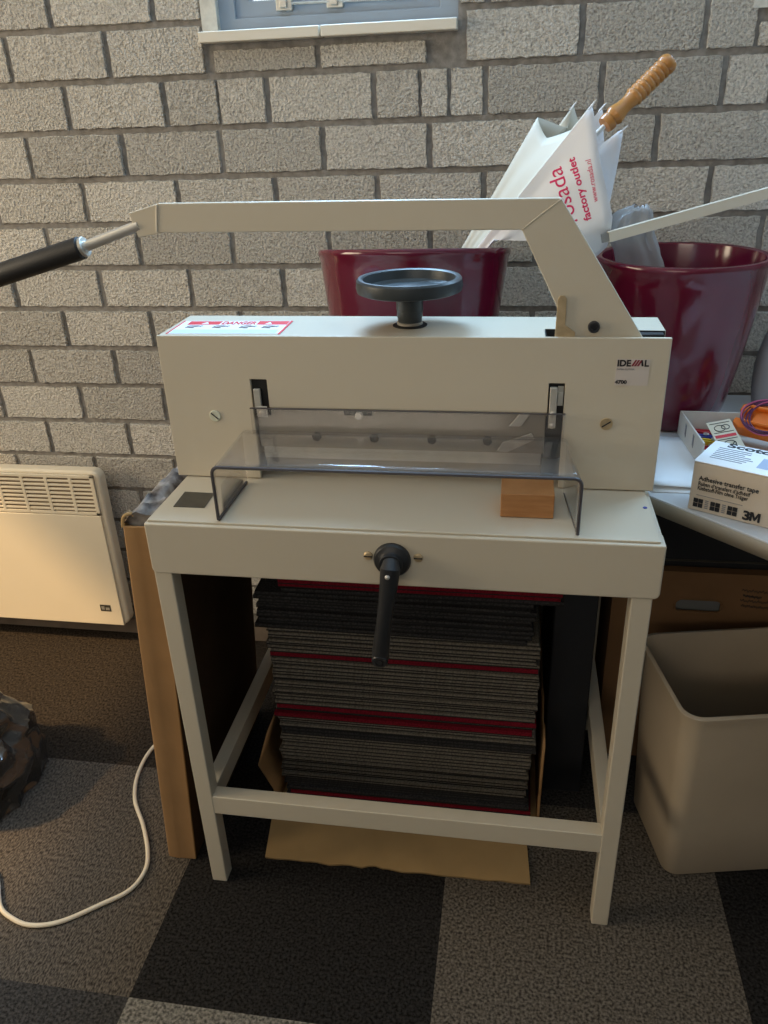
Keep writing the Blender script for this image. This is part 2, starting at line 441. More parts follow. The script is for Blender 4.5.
# ------------------------------------------------------------------ paper guillotine
GX = -.16
G = thing('paper_guillotine', 'beige steel paper guillotine with long lever arm on its own four-legged stand', 'paper cutter', (GX, 1.2, 0))
TX0, TX1, TY0, TZ, AZ = -.5306, .2109, .967, .7724, .684
def rpath(poly): return poly
def build_guillotine():
    # cabinet-like table with front apron
    obj('table_apron', MB().prism([(TX0, TZ-.0035)]+[p for p in rrect(TX0, TX1, AZ, TZ-.0035, .009, 5) if p[1] < (AZ+TZ)/2]+[(TX1, TZ-.0035)], 1, TY0, TY0+.035), M['paint'], G, bevel=.003)
    obj('table_side', MB().box(TX0+.001, TX0+.022, TY0+.03, 1.60, AZ+.004, TZ-.004), M['paint'], G, bevel=.002)
    obj('table_side', MB().box(TX1-.022, TX1-.001, TY0+.03, 1.30, AZ+.004, TZ-.004), M['paint'], G, bevel=.002)
    obj('table_side', MB().box(.147, .168, 1.30, 1.60, AZ+.004, TZ-.004).box(.147, TX1-.002, 1.29, 1.302, AZ+.004, TZ-.004), M['paint'], G, bevel=.002)
    obj('table_side', MB().box(TX0+.021, .148, 1.58, 1.60, AZ+.004, TZ-.004), M['paint'], G, bevel=.002)
    top = MB().prism([(TX0+.004, TY0+.006), (TX1-.007, TY0+.006), (TX1-.0075, 1.30), (.168, 1.30), (.168, 1.60), (TX0+.004, 1.60)], 2, TZ-.0035, TZ)
    obj('table_top', top, M['paint'], G, bevel=.0012)
    obj('scale_window', MB().prism([(-.5035, 1.0178), (-.4540, 1.0182), (-.4562, 1.0690), (-.5058, 1.0702)], 2, TZ, TZ+.0012), M['steel_dark'], G)
    obj('peg', MB().cyl((.1959, 1.0746, TZ), (.1959, 1.0746, TZ+.001), .003, 12), M['blue'], G)
    # legs and stretchers
    for x0, y0 in ((-.5294, .9695), (.1737, .9695), (-.5294, 1.47), (.1737, 1.47)):
        obj('leg', MB().box(x0, x0+.0287, y0, y0+.030, 0, AZ+.006), M['paint'], G, bevel=.0022)
    obj('stretcher', MB().box(-.502, .175, .9705, .9975, .178, .2195), M['paint'], G, bevel=.002)
    obj('stretcher', MB().box(-.5275, -.502, .999, 1.471, .178, .2195), M['paint'], G, bevel=.002)
    obj('stretcher', MB().box(.1745, .2000, .999, 1.471, .178, .2195), M['paint'], G, bevel=.002)
    # head: front plate with slots and the blade opening, body behind
    PF, PB_ = 1.1300, 1.1365
    HX0, HX1, HT = -.5405, .2145, 1.0066
    hp = MB()
    xs = [HX0, -.4262, -.3985, -.3725, .0318, .0513, .0742, HX1]
    zs = [TZ+.0015, .868, .8945, .9396, HT]
    holes = {(2,0),(3,0),(4,0),(2,1),(3,1),(4,1),(1,0)} - {(1,0)}
    holes = {(2,0),(3,0),(4,0),(3,1),(2,1),(4,1),(2,2),(5,2),(5,1),(5,0)}
    holed_plate(hp, xs, zs, {(i,k) for i,k in holes}, PF, PB_)
    obj('front_plate', hp, M['paint'], G, bevel=.0015)
    obj('rear_light_block', MB().box(-.431, .085, 1.250, 1.257, TZ+.001, .876), M['void'], G)  # added dark plate, keeps window light out of the open rear
    body = MB()
    body.prism([(HX0+.001, 1.1370), (.043, 1.1370), (.043, 1.184), (HX1-.002, 1.176), (HX1-.0015, 1.2580), (HX0+.002, 1.2675)], 2, .945, HT-.0006)
    obj('head_body', body, M['paint'], G, bevel=.0012)
    low = MB().box(HX0+.003, -.43, 1.137, 1.262, TZ+.001, .946).box(.084, HX1-.004, 1.150, 1.256, TZ+.001, .946).box(-.431, .085, 1.172, 1.258, .875, .946)
    obj('head_frame', low, M['paint'], G)
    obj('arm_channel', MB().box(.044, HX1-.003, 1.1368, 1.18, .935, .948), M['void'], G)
    obj('channel_shade', MB().box(.0434, .0442, 1.137, 1.183, .94, HT-.0008).prism([(.0440, 1.1830), (HX1-.003, 1.1750), (HX1-.003, 1.1742), (.0440, 1.1822)], 2, .94, HT-.0008), M['void'], G)  # black faces give the notch walls their inside shade
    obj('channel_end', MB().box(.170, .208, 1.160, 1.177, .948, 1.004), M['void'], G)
    # blade carrier and clamp behind the opening
    obj('blade_carrier', MB().box(-.396, .050, 1.139, 1.150, .826, .944), M['steel_dull'], G, bevel=.001)
    obj('blade', MB().box(-.392, .046, 1.1425, 1.148, .806, .830), M['zinc'], G, bevel=.0005)
    obj('clamp_bar', MB().box(-.394, .048, 1.153, 1.170, .786, .90), M['steel_dull'], G, bevel=.001)
    for bx in (-.302, -.210, -.120, -.035):
        bt = obj('blade_bolt', MB().cyl((bx, 1.1395, .846), (bx, 1.1335, .846), .0075, 6), M['void'], G, bevel=.0008)
    obj('clamp_screw', MB().cyl((-.2324, 1.139, .8828), (-.2324, 1.131, .8828), .0055, 16), M['chrome'], G, bevel=.001)
    obj('clamp_slot', MB().box(-.256, -.212, 1.1380, 1.1392, .882, .8885), M['void'], G)
    # two latch levers of polished steel in front of the blade, right
    obj('blade_latch', MB().prism([(-.004, .872), (.014, .872), (.034, .903), (.022, .905)], 1, 1.131, 1.135), M['zinc'], G, bevel=.001)
    obj('blade_latch', MB().prism([(-.020, .832), (-.006, .830), (.036, .852), (.030, .862), (-.012, .846)], 1, 1.130, 1.134), M['zinc'], G, bevel=.001)
    # slotted cover screws
    for sx, sz in ((-.4623, .8797), (.1367, .8801)):
        sc = obj('screw', MB().cyl((sx, PF, sz), (sx, PF-.0025, sz), .0092, 24), M['brass'] if sx > 0 else M['screw_pale'], G, bevel=.0008)
        a = math.radians(42 if sx < 0 else -35)
        mt = Matrix.Translation((sx, PF-.0027, sz)) @ Matrix.Rotation(a, 4, 'Y')
        obj('screw_slot', MB().box(-.0075, .0075, -.0004, .0004, -.0009, .0009, mt), M['ink'], sc)
    # hinge arms standing in the slots
    for x0, zb, zt, rivs in ((-.3945, .8945, .925, (.8885,)), (.0535, .872, .9345, (.8945, .8765))):
        h = obj('hinge_arm', MB().box(x0, x0+.0105, 1.1262, 1.1325, zb, zt), M['zinc'], G, bevel=.001)
        if x0 > 0:
            obj('hinge_arm', MB().box(x0+.011, x0+.0195, 1.1335, 1.1368, .905, .9345).box(x0+.0115, x0+.0195, 1.132, 1.1335, .918, .926), M['zinc'], G, bevel=.0006)
        else:
            obj('hinge_pin', MB().cyl((x0+.005, 1.1325, .918), (x0+.005, 1.1285, .918), .004, 12), M['chrome'], h)
            obj('hinge_plate', MB().box(-.3905, -.3735, 1.1215, 1.1235, .882, .8995), M['zinc'], h, bevel=.0008)
        for z in rivs:
            obj('rivet', MB().lathe([(.0046, 0), (.0044, .0012), (.003, .0022), (.0008, .0026)], (x0+.0055 if x0 > 0 else -.382, 1.1262 if x0 > 0 else 1.1215, z), (0, -1, 0), 16), M['chrome'], h)
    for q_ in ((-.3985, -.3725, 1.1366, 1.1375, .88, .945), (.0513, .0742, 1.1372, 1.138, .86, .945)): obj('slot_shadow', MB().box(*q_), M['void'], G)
    # clear safety cover: bent sheet with two sides
    cv = MB()
    zt_f, zt_b, yf, yk = .8585, .8625, .9785, 1.112
    prof = []                       # profile across x (left side, over the top, right side), swept from front to back
    xl, xr, r = -.4168, .0945, .010
    def cross(zt, zb):
        p = [(xl, zb), (xl, zt-r)]
        for k in range(1, 6): a = math.radians(180-90*k/5); p.append((xl+r+r*math.cos(a), zt-r+r*math.sin(a)))
        for k in range(0, 6): a = math.radians(90-90*k/5); p.append((xr-r+r*math.cos(a), zt-r+r*math.sin(a)))
        p += [(xr, zb)]
        return p
    rows = []
    for i in range(7):
        t = i/6; y = yf+(yk-yf)*t
        rows.append([Vector((x+(.012 if x > 0 else -.0)*(-t), y, z)) for x, z in cross(zt_f+(zt_b-zt_f)*t, TZ+.0022)])
    cv.grid(rows)
    cov = obj('safety_cover', cv, M['acrylic'], G, solid=.0030, smooth=40)
    # rear flange rising against the head
    obj('cover_flange', MB().box(-.3985, .0765, 1.1135, 1.1165, .8605, .8985), M['acrylic'], cov, bevel=.001)
    # cut edges of the sheet read dark
    def edge(path, name='cover_edge'):
        e = MB(); e.tube(path, .0026, 6); obj(name, e, M['acrylic_edge'], cov)
    edge([Vector((x, yf-.0012, z)) for x, z in cross(zt_f, TZ+.003)])
    edge([(xl, yf, TZ+.0027), (xl+.0, 1.110, TZ+.0027)]); 
    obj('cover_edge', MB().tube([(xr, yf, TZ+.0022), (xr-.012, 1.110, TZ+.0022)], .0012, 6), M['acrylic_edge'], cov)
    obj('cover_edge', MB().box(-.3985, .0765, 1.1128, 1.1172, .8980, .8992), M['acrylic_edge'], cov)
    # crank for the back gauge
    cx, cz = -.1600, .7290
    ck = obj('crank', MB().lathe([(.0268, 0), (.0268, .004), (.0245, .008), (.019, .010), (.0165, .012), (.0165, .020)], (cx, TY0, cz), (0, -1, 0), 40)
             , M['black'], G, bevel=.0006)
    ax = Vector((cx+.001, TY0-.028, cz-.006)); en = Vector((-.1768, .931, .588))
    lev = MB(); n = 14
    d = (en-ax); rows = []
    pts = [ax+Vector((0, .010, .012)), ax+Vector((0, 0, .006))]+[ax+d*t+Vector((0, -.004*math.sin(math.pi*t), 0)) for t in (.12, .3, .5, .7, .85, 1.0)]
    lev.tube(pts, [.011, .0142, .0132, .0118, .0112, .0114, .0122, .0126], 20)
    obj('crank_lever', lev, M['black'], ck)
    knob = MB().lathe([(.0108, 0), (.0122, .003), (.0122, .016), (.011, .019), (.0062, .0195), (.0055, .014), (.0004, .0135)], (en.x, en.y+.008, en.z-.003), (0, -1, -.25), 28)
    obj('crank_handle', knob, M['black'], ck)
    obj('handle_bore', MB().cyl((en.x, en.y-.0105, en.z-.0072), (en.x, en.y-.0115, en.z-.0074), .0048, 20), M['ink'], ck)
    obj('crank_screw', MB().lathe([(.0036, 0), (.0034, .0015), (.002, .0026), (.0004, .003)], (cx-.001, TY0-.0420, cz-.0050), (0, -1, .1), 16), M['chrome'], ck)
    for sx, sz, an in ((-.1948, .7330, 4), (-.1228, .7335, 4)):
        s = obj('screw', MB().lathe([(.0068, 0), (.0066, .0015), (.005, .0028), (.0005, .0032)], (sx, TY0, sz), (0, -1, 0), 20), M['brass'], G)
        obj('screw_slot', MB().box(sx-.006, sx+.006, TY0-.0036, TY0-.0026, sz-.0008, sz+.0008), M['ink'], s)
    # clamp hand wheel
    wx, wy = -.1590, 1.2019
    hw = obj('handwheel', MB().lathe([(.0655, 1.0600), (.074, 1.0572), (.0785, 1.0590), (.0800, 1.0660), (.0788, 1.0755), (.0765, 1.0783), (.0722, 1.0786), (.0692, 1.0770), (.0668, 1.0640), (.060, 1.0592), (.030, 1.0588), (.020, 1.0640), (.012, 1.0665), (.001, 1.067)][::-1] +
        [(.001, 1.0560), (.02, 1.0560), (.06, 1.0570), (.0655, 1.0600)][0:0], (wx, wy, 0), (0, 0, 1), 72), M['wheel'], G)
    obj('spindle', MB().lathe([(.0205, 1.061), (.0202, 1.030), (.0196, 1.029), (.0196, 1.020), (.0186, 1.018), (.0178, 1.0075)][::-1], (wx, wy, 0), (0, 0, 1), 40), M['wheel'], hw)
    obj('spindle_collar', MB().lathe([(.0195, 1.0085), (.0198, 1.0115), (.0185, 1.0125)], (wx, wy, 0), (0, 0, 1), 40), M['steel_dull'], hw)
    obj('spindle_hole', MB().lathe([(.0265, 1.0066), (.0265, 1.0071), (.02, 1.0072)], (wx, wy, 0), (0, 0, 1), 40), M['void'], G)
    # cutting lever: flat bar, bent elbow, bent nose, steel rod and rubber grip
    arm = MB().prism([(-.5100, 1.1932), (-.5575, 1.1812), (-.5555, 1.1715), (-.5485, 1.1468), (-.5100, 1.1530), (.0035, 1.1495), (.0975, .965), (.2030, .965), (.0535, 1.1890)][::-1], 1, 1.1430, 1.1550)
    la = obj('lever_arm', arm, M['paint'], G, bevel=.0018)
    obj('weld_seam', MB().tube([(-.5120, 1.1427, 1.1915), (-.5155, 1.1424, 1.172), (-.5185, 1.1427, 1.1545)], .0016, 8), M['paint'], la)
    obj('weld_seam', MB().tube([(.0535, 1.1430, 1.1875), (.028, 1.1429, 1.169), (.0045, 1.1430, 1.1505)], .0009, 8), M['paint'], la)
    obj('lever_rod', MB().tube([(-.546, 1.148, 1.1635), (-.652, 1.148, 1.1305)], .0078, 20), M['chrome'], la)
    g0, g1 = Vector((-.6385, 1.148, 1.1348)), Vector((-.815, 1.145, 1.0875))
    dd = (g1-g0).normalized()
    obj('rod_ferrule', MB().tube([g0-dd*.002, g0+dd*.004], .0145, 24), M['zinc'], la, bevel=.001)
    obj('lever_grip', MB().tube([g0+dd*.003, g0+dd*.006, g0+dd*.17, g0+dd*.178, g1], [.0145, .0168, .0168, .0155, .009], 28), M['rubber'], la)
    pb = obj('pivot_bolt', MB().lathe([(.0078, 0), (.0082, .001), (.0082, .006), (.0072, .008), (.0042, .008), (.004, .004), (.0005, .004)], (.1085, 1.1428, 1.0195), (0, -1, 0), 28), M['black'], la)
    obj('arm_stop', MB().prism([(.0545, .96), (.0830, .96), (.0835, 1.012), (.0690, 1.0225), (.0690, 1.0585), (.0655, 1.0632), (.0600, 1.0632), (.0568, 1.0590)], 1, 1.1375, 1.1405), M['brass'], G, bevel=.0006)
    # stickers
    ds = obj('danger_sticker', MB().prism([(-.5285, 1.1420), (-.3490, 1.1450), (-.3500, 1.2262), (-.5305, 1.2240)], 2, HT-.0004, HT+.0003), M['danger_white'], G)
    for q_ in ([(-.5290, 1.1410), (-.5262, 1.1410), (-.5282, 1.2248), (-.5310, 1.2248)], [(-.3520, 1.1420), (-.3484, 1.1420), (-.3496, 1.2270), (-.3530, 1.2270)]): obj('sticker_border', MB().prism(q_, 2, HT, HT+.0004), M['ink_red'], ds)
    for q_ in ([(-.5170, 1.1985), (-.4640, 1.1993), (-.4645, 1.2215), (-.5180, 1.2208)], [(-.4030, 1.2000), (-.3535, 1.2006), (-.3540, 1.2240), (-.4035, 1.2232)]): obj('sticker_band', MB().prism(q_, 2, HT, HT+.0005), M['ink_red'], ds)
    tm = frame((-.4615, 1.2010, HT+.0005), (1, .012, 0), (0, 1, 0))
    obj('sticker_text', text_mb('DANGER', .026, tm, bold=.0006, width=.056), M['ink_red'], ds)
    obj('sticker_panel', MB().prism([(-.5240, 1.1440), (-.3570, 1.1468), (-.3575, 1.1690), (-.5250, 1.1665)], 2, HT, HT+.0004), M['danger_blue'], ds)
    for i, px in enumerate((-.500, -.456, -.412, -.376)):
        q = MB(); q.tube([(px+.011*math.cos(a), 1.184+.007*math.sin(a), HT+.0006) for a in [k*math.pi/7 for k in range(12)]], .0008, 6)
        q.tube([(px-.012, 1.178, HT+.0006), (px+.013, 1.190, HT+.0006)], .0008, 6)
        obj('pictogram', q, M['ink_grey'], ds)
    for px in (-.488, -.384):
        obj('warning_triangle', MB().prism([(px-.006, 1.203), (px+.006, 1.203), (px, 1.216)], 2, HT, HT+.0008), M['danger_white'], ds)
    sp = obj('model_sticker', MB().box(.1428, .1882, PF-.0006, PF+.0002, .9385, .9768), M['sticker'], G)
    fm = frame((.1440, PF-.0007, .9690), (1, 0, 0), (0, 0, 1))
    F2 = lambda x, z: frame((x, PF-.0008, z), (1, 0, 0), (0, 0, 1))
    obj('sticker_text', text_mb('IDE', .0125, F2(.1437, .9668), bold=.0005, width=.0185), M['ink'], sp)
    obj('sticker_text', text_mb('L', .0125, F2(.1806, .9668), bold=.0005, width=.0060), M['ink'], sp)
    st = MB()
    for i, sx in enumerate((.1630, .1668, .1706)):
        st.prism([(sx, .9668), (sx+.0028, .9668), (sx+.0075, .9757), (sx+.0052, .9757)], 1, PF-.0010, PF-.0005)
    st2 = MB().prism([(.1758, .9757), (.1782, .9757), (.1800, .9668), (.1772, .9668)], 1, PF-.0010, PF-.0005)
    obj('sticker_stripe', st, M['ink_maroon'], sp); obj('sticker_stripe', st2, M['ink'], sp)
    obj('sticker_text', text_mb('PAPER CUTTER', .0036, F2(.1438, .9610), width=.024), M['ink_grey'], sp)
    obj('sticker_text', text_mb('4700', .0072, F2(.1432, .9412), bold=.0003, width=.0165), M['ink'], sp)
M['steel_dark'] = mat('dark smoked label', (.055, .05, .04), .3, vary=.2, vscale=40)
build_guillotine()

# wooden block on the table
wb = MB().box(-.0110, .0640, 1.0268, 1.0955, TZ+.0006, TZ+.0375)
wblk = setprops(obj('wooden_block', wb, M['wood'], bevel=.0014, origin=(.026, 1.06, TZ+.0006)), 'small wooden block lying on the guillotine table under the clear cover', 'wood block')

# ------------------------------------------------------------------ convector heater
H = thing('convector_heater', 'cream white electric convector heater with a slotted grille on the block wall', 'heater', (-1.30, WY-.04, .085))
def build_heater():
    x0, x1, z0, z1, yf, yb = -1.62, -1.0085, .0710, .5290, 1.6600, WY-.0062
    c = MB().prism(rrect(x0, x1, z0, z1, .022, 6), 1, yf+.006, yb-.034)
    obj('casing', c, M['heater'], H, bevel=.008, seg=3)
    obj('wall_bracket', MB().box(x0+.06, x1-.08, yb-.036, yb, z0+.06, z1-.05), M['heater_dark'], H)
    gx0, gx1, gz0, gz1 = x0+.03, -1.0225, .4090, .5190
    # front panel below the grille
    obj('front_panel', MB().box(gx0, gx1, yf, yf+.010, z0+.0015, gz0-.002), M['heater'], H, bevel=.002)
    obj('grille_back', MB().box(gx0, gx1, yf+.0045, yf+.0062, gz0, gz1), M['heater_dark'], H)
    fr = MB(); fr.box(gx0, gx1, yf, yf+.006, gz1-.007, gz1).box(gx0, gx1, yf, yf+.006, gz0, gz0+.008).box(gx1-.010, gx1, yf, yf+.006, gz0, gz1)
    obj('grille_frame', fr, M['heater'], H, bevel=.001)
    for k in range(9):
        z = gz0+.0115+k*.0112
        obj('grille_slat', MB().box(gx0, gx1-.009, yf+.0004, yf+.0058, z+.0005, z+.0062), M['heater'], H, bevel=.001)
    for k in range(9):
        x = gx1-.0680-k*.0665
        if x < gx0: break
        obj('grille_post', MB().box(x, x+.0085, yf, yf+.0058, gz0+.006, gz1-.005), M['heater'], H, bevel=.001)
    bd = obj('rating_badge', MB().box(-1.0815, -1.0515, yf-.0008, yf+.0004, .1170, .1370), M['steel_dark'], H)
    obj('badge_mark', MB().box(-1.0780, -1.0690, yf-.0012, yf-.0006, .122, .132).box(-1.0660, -1.0550, yf-.0012, yf-.0006, .121, .129), M['zinc'], bd)
build_heater()
cordlab = 'thin cream power cable looping across the carpet from behind the tall brown carton'
pts = [(-.975, 1.715, .40), (-.93, 1.715, .34), (-.86, 1.700, .26), (-.78, 1.66, .10), (-.745, 1.58, .012), (-.742, 1.46, .0045), (-.765, 1.36, .0045), (-.7919, 1.2829, .0045), (-.7890, 1.2053, .0045), (-.7636, 1.136, .0045), (-.7177, 1.0745, .0045),
       (-.682, 1.0168, .0045), (-.6665, .9714, .0045), (-.6766, .9253, .0045), (-.7184, .8877, .0045), (-.7751, .8454, .0045), (-.8268, .8320, .0045), (-.8728, .8426, .0045), (-.906, .8632, .0045), (-.95, .92, .0045), (-.99, .93, .0045), (-1.10, .90, .0045), (-1.3, .95, .0045)]
setprops(obj('power_cable', MB().tube(catmull(pts, 8), .0042, 10), M['cord'], origin=(-.72, 1.0, .0)), cordlab, 'cable')

# ------------------------------------------------------------------ tall carton left of the machine
TC = thing('tall_carton', 'tall narrow open brown cardboard carton leaning against the left side of the guillotine', 'cardboard box', (-.60, 1.2, 0))
def build_tall_carton():
    y0, y1, z1 = 1.010, 1.435, .742
    sh = .0462                                   # lean to the right over the height
    def P(u, v, z): return Vector((-.6352+u*.0580+sh*z/z1-.0016, y0+v*(y1-y0), z+.001))
    th = .05
    def panel(u0, u1, v0, v1, zt=z1):
        return MB().add([P(u0,v0,0),P(u1,v0,0),P(u1,v1,0),P(u0,v1,0),P(u0,v0,zt),P(u1,v0,zt),P(u1,v1,zt),P(u0,v1,zt)], [(3,2,1,0),(4,5,6,7),(0,1,5,4),(1,2,6,5),(2,3,7,6),(3,0,4,7)])
    fr = MB()
    # front face with a fold line about a third across
    fz = [0, z1-.004]
    rows = [[P(0, .012, z), P(.06, 0, z), P(.42, -.004, z), P(.46, -.0015, z), P(1, 0, z), P(1, .010, z), P(.06, .010, z)] for z in fz]
    fr.grid(rows, closed=True); fr.f += [[0,1,2,3,4,5,6][::-1], [7,8,9,10,11,12,13]]; fr.mi += [0, 0]
    obj('front_wall', fr, M['card'], TC, bevel=.001)
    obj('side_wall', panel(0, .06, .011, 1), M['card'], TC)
    obj('side_wall', panel(.94, 1, .011, 1), M['card_shade'], TC)  # same cardboard, its shade put into the darker colour
    obj('back_wall', panel(.06, .94, .99, 1), M['card'], TC)
    # crumpled wrapping that pokes out of the open top
    mb = MB(); rows = []
    for i in range(34):
        t = i/33; row = []
        for k in range(14):
            a = 2*math.pi*k/14
            u = .46+.36*math.cos(a); hgt = .016*math.sin(a)
            p = P(u, .018+t*.95, z1+.001)
            nz = noise.noise(Vector((t*16, math.cos(a)*1.3, math.sin(a)*1.3)))
            row.append(p+Vector((nz*.009-.002*math.sin(t*7), nz*.010, hgt+.013*nz)))
        rows.append(row)
    mb.grid(rows, closed=True)
    mb.f += [list(range(14))[::-1], list(range(33*14, 34*14))]; mb.mi += [0, 0]
    obj('plastic_wrapping', mb, M['bubble'], TC, smooth=50)
    rm = MB() if True else None; rm.tube(catmull([P(.02, .006, z1-.006), P(.05, .01, z1+.010), P(.22, .02, z1+.014), P(.34, .03, z1+.006), P(.5, .04, z1+.003)], 6), [.0028]*25, 8)
    obj('torn_edge', rm, M['card_pale'], TC)
build_tall_carton()

# ------------------------------------------------------------------ black bin bag at the left edge
def bin_bag():
    mb = MB(); rows = []; c = Vector((-1.160, 1.130, 0)); n = 96; T = 48
    for i in range(T+1):
        t = i/T; row = []
        for k in range(n):
            a = 2*math.pi*k/n; ca, sa = math.cos(a), math.sin(a)
            if t < .1: r = .172*(t/.1)**.5; z = .0012
            elif t < .8:
                q = (t-.1)/.7; r = .172+.014*math.sin(q*3.0)-.075*q**2.4; z = .002+.205*q
            else:
                q = min(1., (t-.8)/.2); r = .107*(1-q)**.8+.012; z = .209+.050*q
            env = min(1., t/.12)*(1-.6*max(0, (t-.85)/.15))
            w = .030*noise.noise(Vector((ca*1.5, sa*1.5, t*2.6)))
            f1 = 1-2*abs(noise.noise(Vector((ca*2.6+4, sa*2.6, t*4.2))))
            f2 = 1-2*abs(noise.noise(Vector((ca*5.5, sa*5.5+7, t*7.0))))
            w += .016*f1+.007*f2-.012
            row.append(c+Vector(((r+w*env)*ca, (r+w*env)*.92*sa, max(.0012, z+(.010*f1 if t > .15 else 0)))))
        rows.append(row)
    mb.grid(rows, closed=True); mb.f.append(list(range(n))[::-1]); mb.mi.append(0); mb.f.append(list(range(T*n, (T+1)*n))); mb.mi.append(0)
    return mb
setprops(obj('bin_bag', bin_bag(), M['bag_black'], origin=(-1.155, 1.135, 0), smooth=40), 'glossy black plastic bin bag on the carpet at the left edge', 'bin bag')

# ------------------------------------------------------------------ stack of carpet tiles in a torn carton tray
CT = thing('cardboard_tray', 'torn open brown cardboard tray on the floor with the carpet tile stack inside', 'cardboard box', (-.18, 1.30, 0))
def build_tray():
    n = 40; rows0, rows1 = [], []
    fr = []
    for i in range(n+1):
        t = i/n; x = -.4420+(.0680+.4420)*t
        fr.append(Vector((x, 1.0270+.0045*t+.004*noise.noise(Vector((t*14, 1, 2)))+(.006 if .38 < t < .44 else 0), .0085)))
    mb = MB()
    top = [Vector((p.x, p.y, .0085)) for p in fr]; bot = [Vector((p.x, p.y+.003, .0012)) for p in fr]
    bk = [Vector((-.460+(.52)*i/n, 1.150, .0085)) for i in range(n+1)]; bkb = [Vector((p.x, p.y, .0012)) for p in bk]
    mb.grid([bot, top, bk, bkb, bot])
    obj('front_flap', mb, M['card_pale'], CT)
    obj('tray_bottom', MB().box(-.462, .0835, 1.151, 1.684, .0012, .0085), M['card_pale'], CT)
    # left wall bulges outward and is torn at the top
    rows = []
    for i in range(9):
        y = 1.150+i*.0655
        tz = .212+.03*noise.noise(Vector((i*.9, 0, 5)))
        bul = .020 if i < 2 else .006
        rows.append([Vector((-.452, y, .009)), Vector((-.4535, y, .06)), Vector((-.455-bul, y-(.012 if i == 0 else 0), .135)), Vector((-.452, y, tz))])
    obj('side_flap', MB().grid(rows), M['card'], CT, solid=.0035)
    rows = []
    for i in range(13):
        y = 1.152+i*.0435
        tz = .235+.03*noise.noise(Vector((i*.8, 3, 5)))
        rows.append([Vector((.082, y, .009)), Vector((.0825+.002*noise.noise(Vector((i, 0, 0))), y, .08)), Vector((.083+.002*noise.noise(Vector((i, 7, 0))), y, .16)), Vector((.084, y, tz))])
    obj('side_flap', MB().grid(rows), M['card'], CT, solid=.0035)
    obj('rear_flap', MB().box(-.450, .080, 1.6800, 1.6835, .009, .22), M['card'], CT)
build_tray()
M['tile_grey'] = mat('grey carpet tile pile', (.105, .092, .074), .95, vscale=260, col2=(.20, .178, .145), bump=.8, bscale=300, spec=.1)
M['tile_dark'] = mat('charcoal carpet tile pile', (.022, .022, .023), .95, vscale=260, col2=(.055, .052, .052), bump=.8, bscale=300, spec=.1)
M['tile_red'] = mat('red carpet tile pile', (.12, .006, .013), .95, vscale=260, col2=(.20, .011, .023), bump=.8, bscale=300, spec=.1)
M['tile_black'] = mat('black bitumen tile backing', (.008, .008, .008), .9)
def build_tiles():
    z = .0092; zend = .566; i = 0
    gs, gd = 'grey carpet tiles in the stack', 'charcoal carpet tiles in the stack'
    reds = {'.0': 'lowest red carpet tile, near the bottom of the stack under the guillotine',
            'a': 'lower red carpet tile of the close pair in the middle of the stack',
            'b': 'upper red carpet tile of the close pair in the middle of the stack',
            'c': 'single red carpet tile among grey ones in the upper part of the stack',
            'd': 'red carpet tile second from the top of the stack under the guillotine',
            'e': 'topmost red carpet tile of the stack, just below the guillotine apron'}
    while z < zend:
        th = R.uniform(.0074, .0084); zc = z+th/2; kind = 'grey'; key = None
        def near(a): return abs(zc-a) <= .0042
        if near(.037): kind, key = 'red', '.0'
        elif near(.243): kind, key = 'red', 'a'
        elif near(.268): kind, key = 'red', 'b'
        elif near(.386): kind, key = 'red', 'c'
        elif near(.540): kind, key = 'red', 'd'
        elif near(.553): kind, key = 'red', 'e'
        elif zc < .085 or .196 < zc < .222 or .45 < zc: kind = 'dark'
        if key is not None and key not in reds: kind, key = 'grey', None
        cx = -.184+R.uniform(-.004, .004); cy = 1.418+R.uniform(-.004, .004); w = .2500
        if zc > .535: cx += .030; rot = R.uniform(-.006, .006)
        elif .45 < zc < .535: cx -= .012+R.uniform(0, .006); rot = R.uniform(-.012, .012)
        elif zc < .196: cx -= .004; w = .247; rot = R.uniform(-.004, .004)
        else: rot = R.uniform(-.008, .008)
        cx += .002*math.sin(zc*40)
        if kind == 'red' and key == '.0': cx += .004
        cy = max(cy, 1.405+w-.25)
        mt = Matrix.Translation((cx, cy, z)) @ Matrix.Rotation(rot, 4, 'Z')
        th = .0112 if kind == 'red' else th
        mb = MB(); mb.box(-w, w, -.25, .25, 0, th*(.22 if kind == 'red' else .36), mt); mb.cur = 1
        e = R.uniform(.0005, .0022)
        mb.box(-w+.0006, w-.0006, -.25-e*.2, .25, th*(.22 if kind == 'red' else .36), th-.0003, mt)
        o = obj('carpet_tile', mb, [M['tile_black'], M['tile_red' if kind == 'red' else 'tile_'+kind]], origin=(cx, cy, z))
        if kind == 'red':
            setprops(o, reds.pop(key), 'carpet tile', 'red carpet tiles in the stack')
        elif kind == 'grey': setprops(o, 'grey carpet tile lying flat in the stack under the guillotine', 'carpet tile', gs)
        else: setprops(o, 'charcoal carpet tile lying flat in the stack under the guillotine', 'carpet tile', gd)
        z += th+.0001; i += 1
build_tiles()

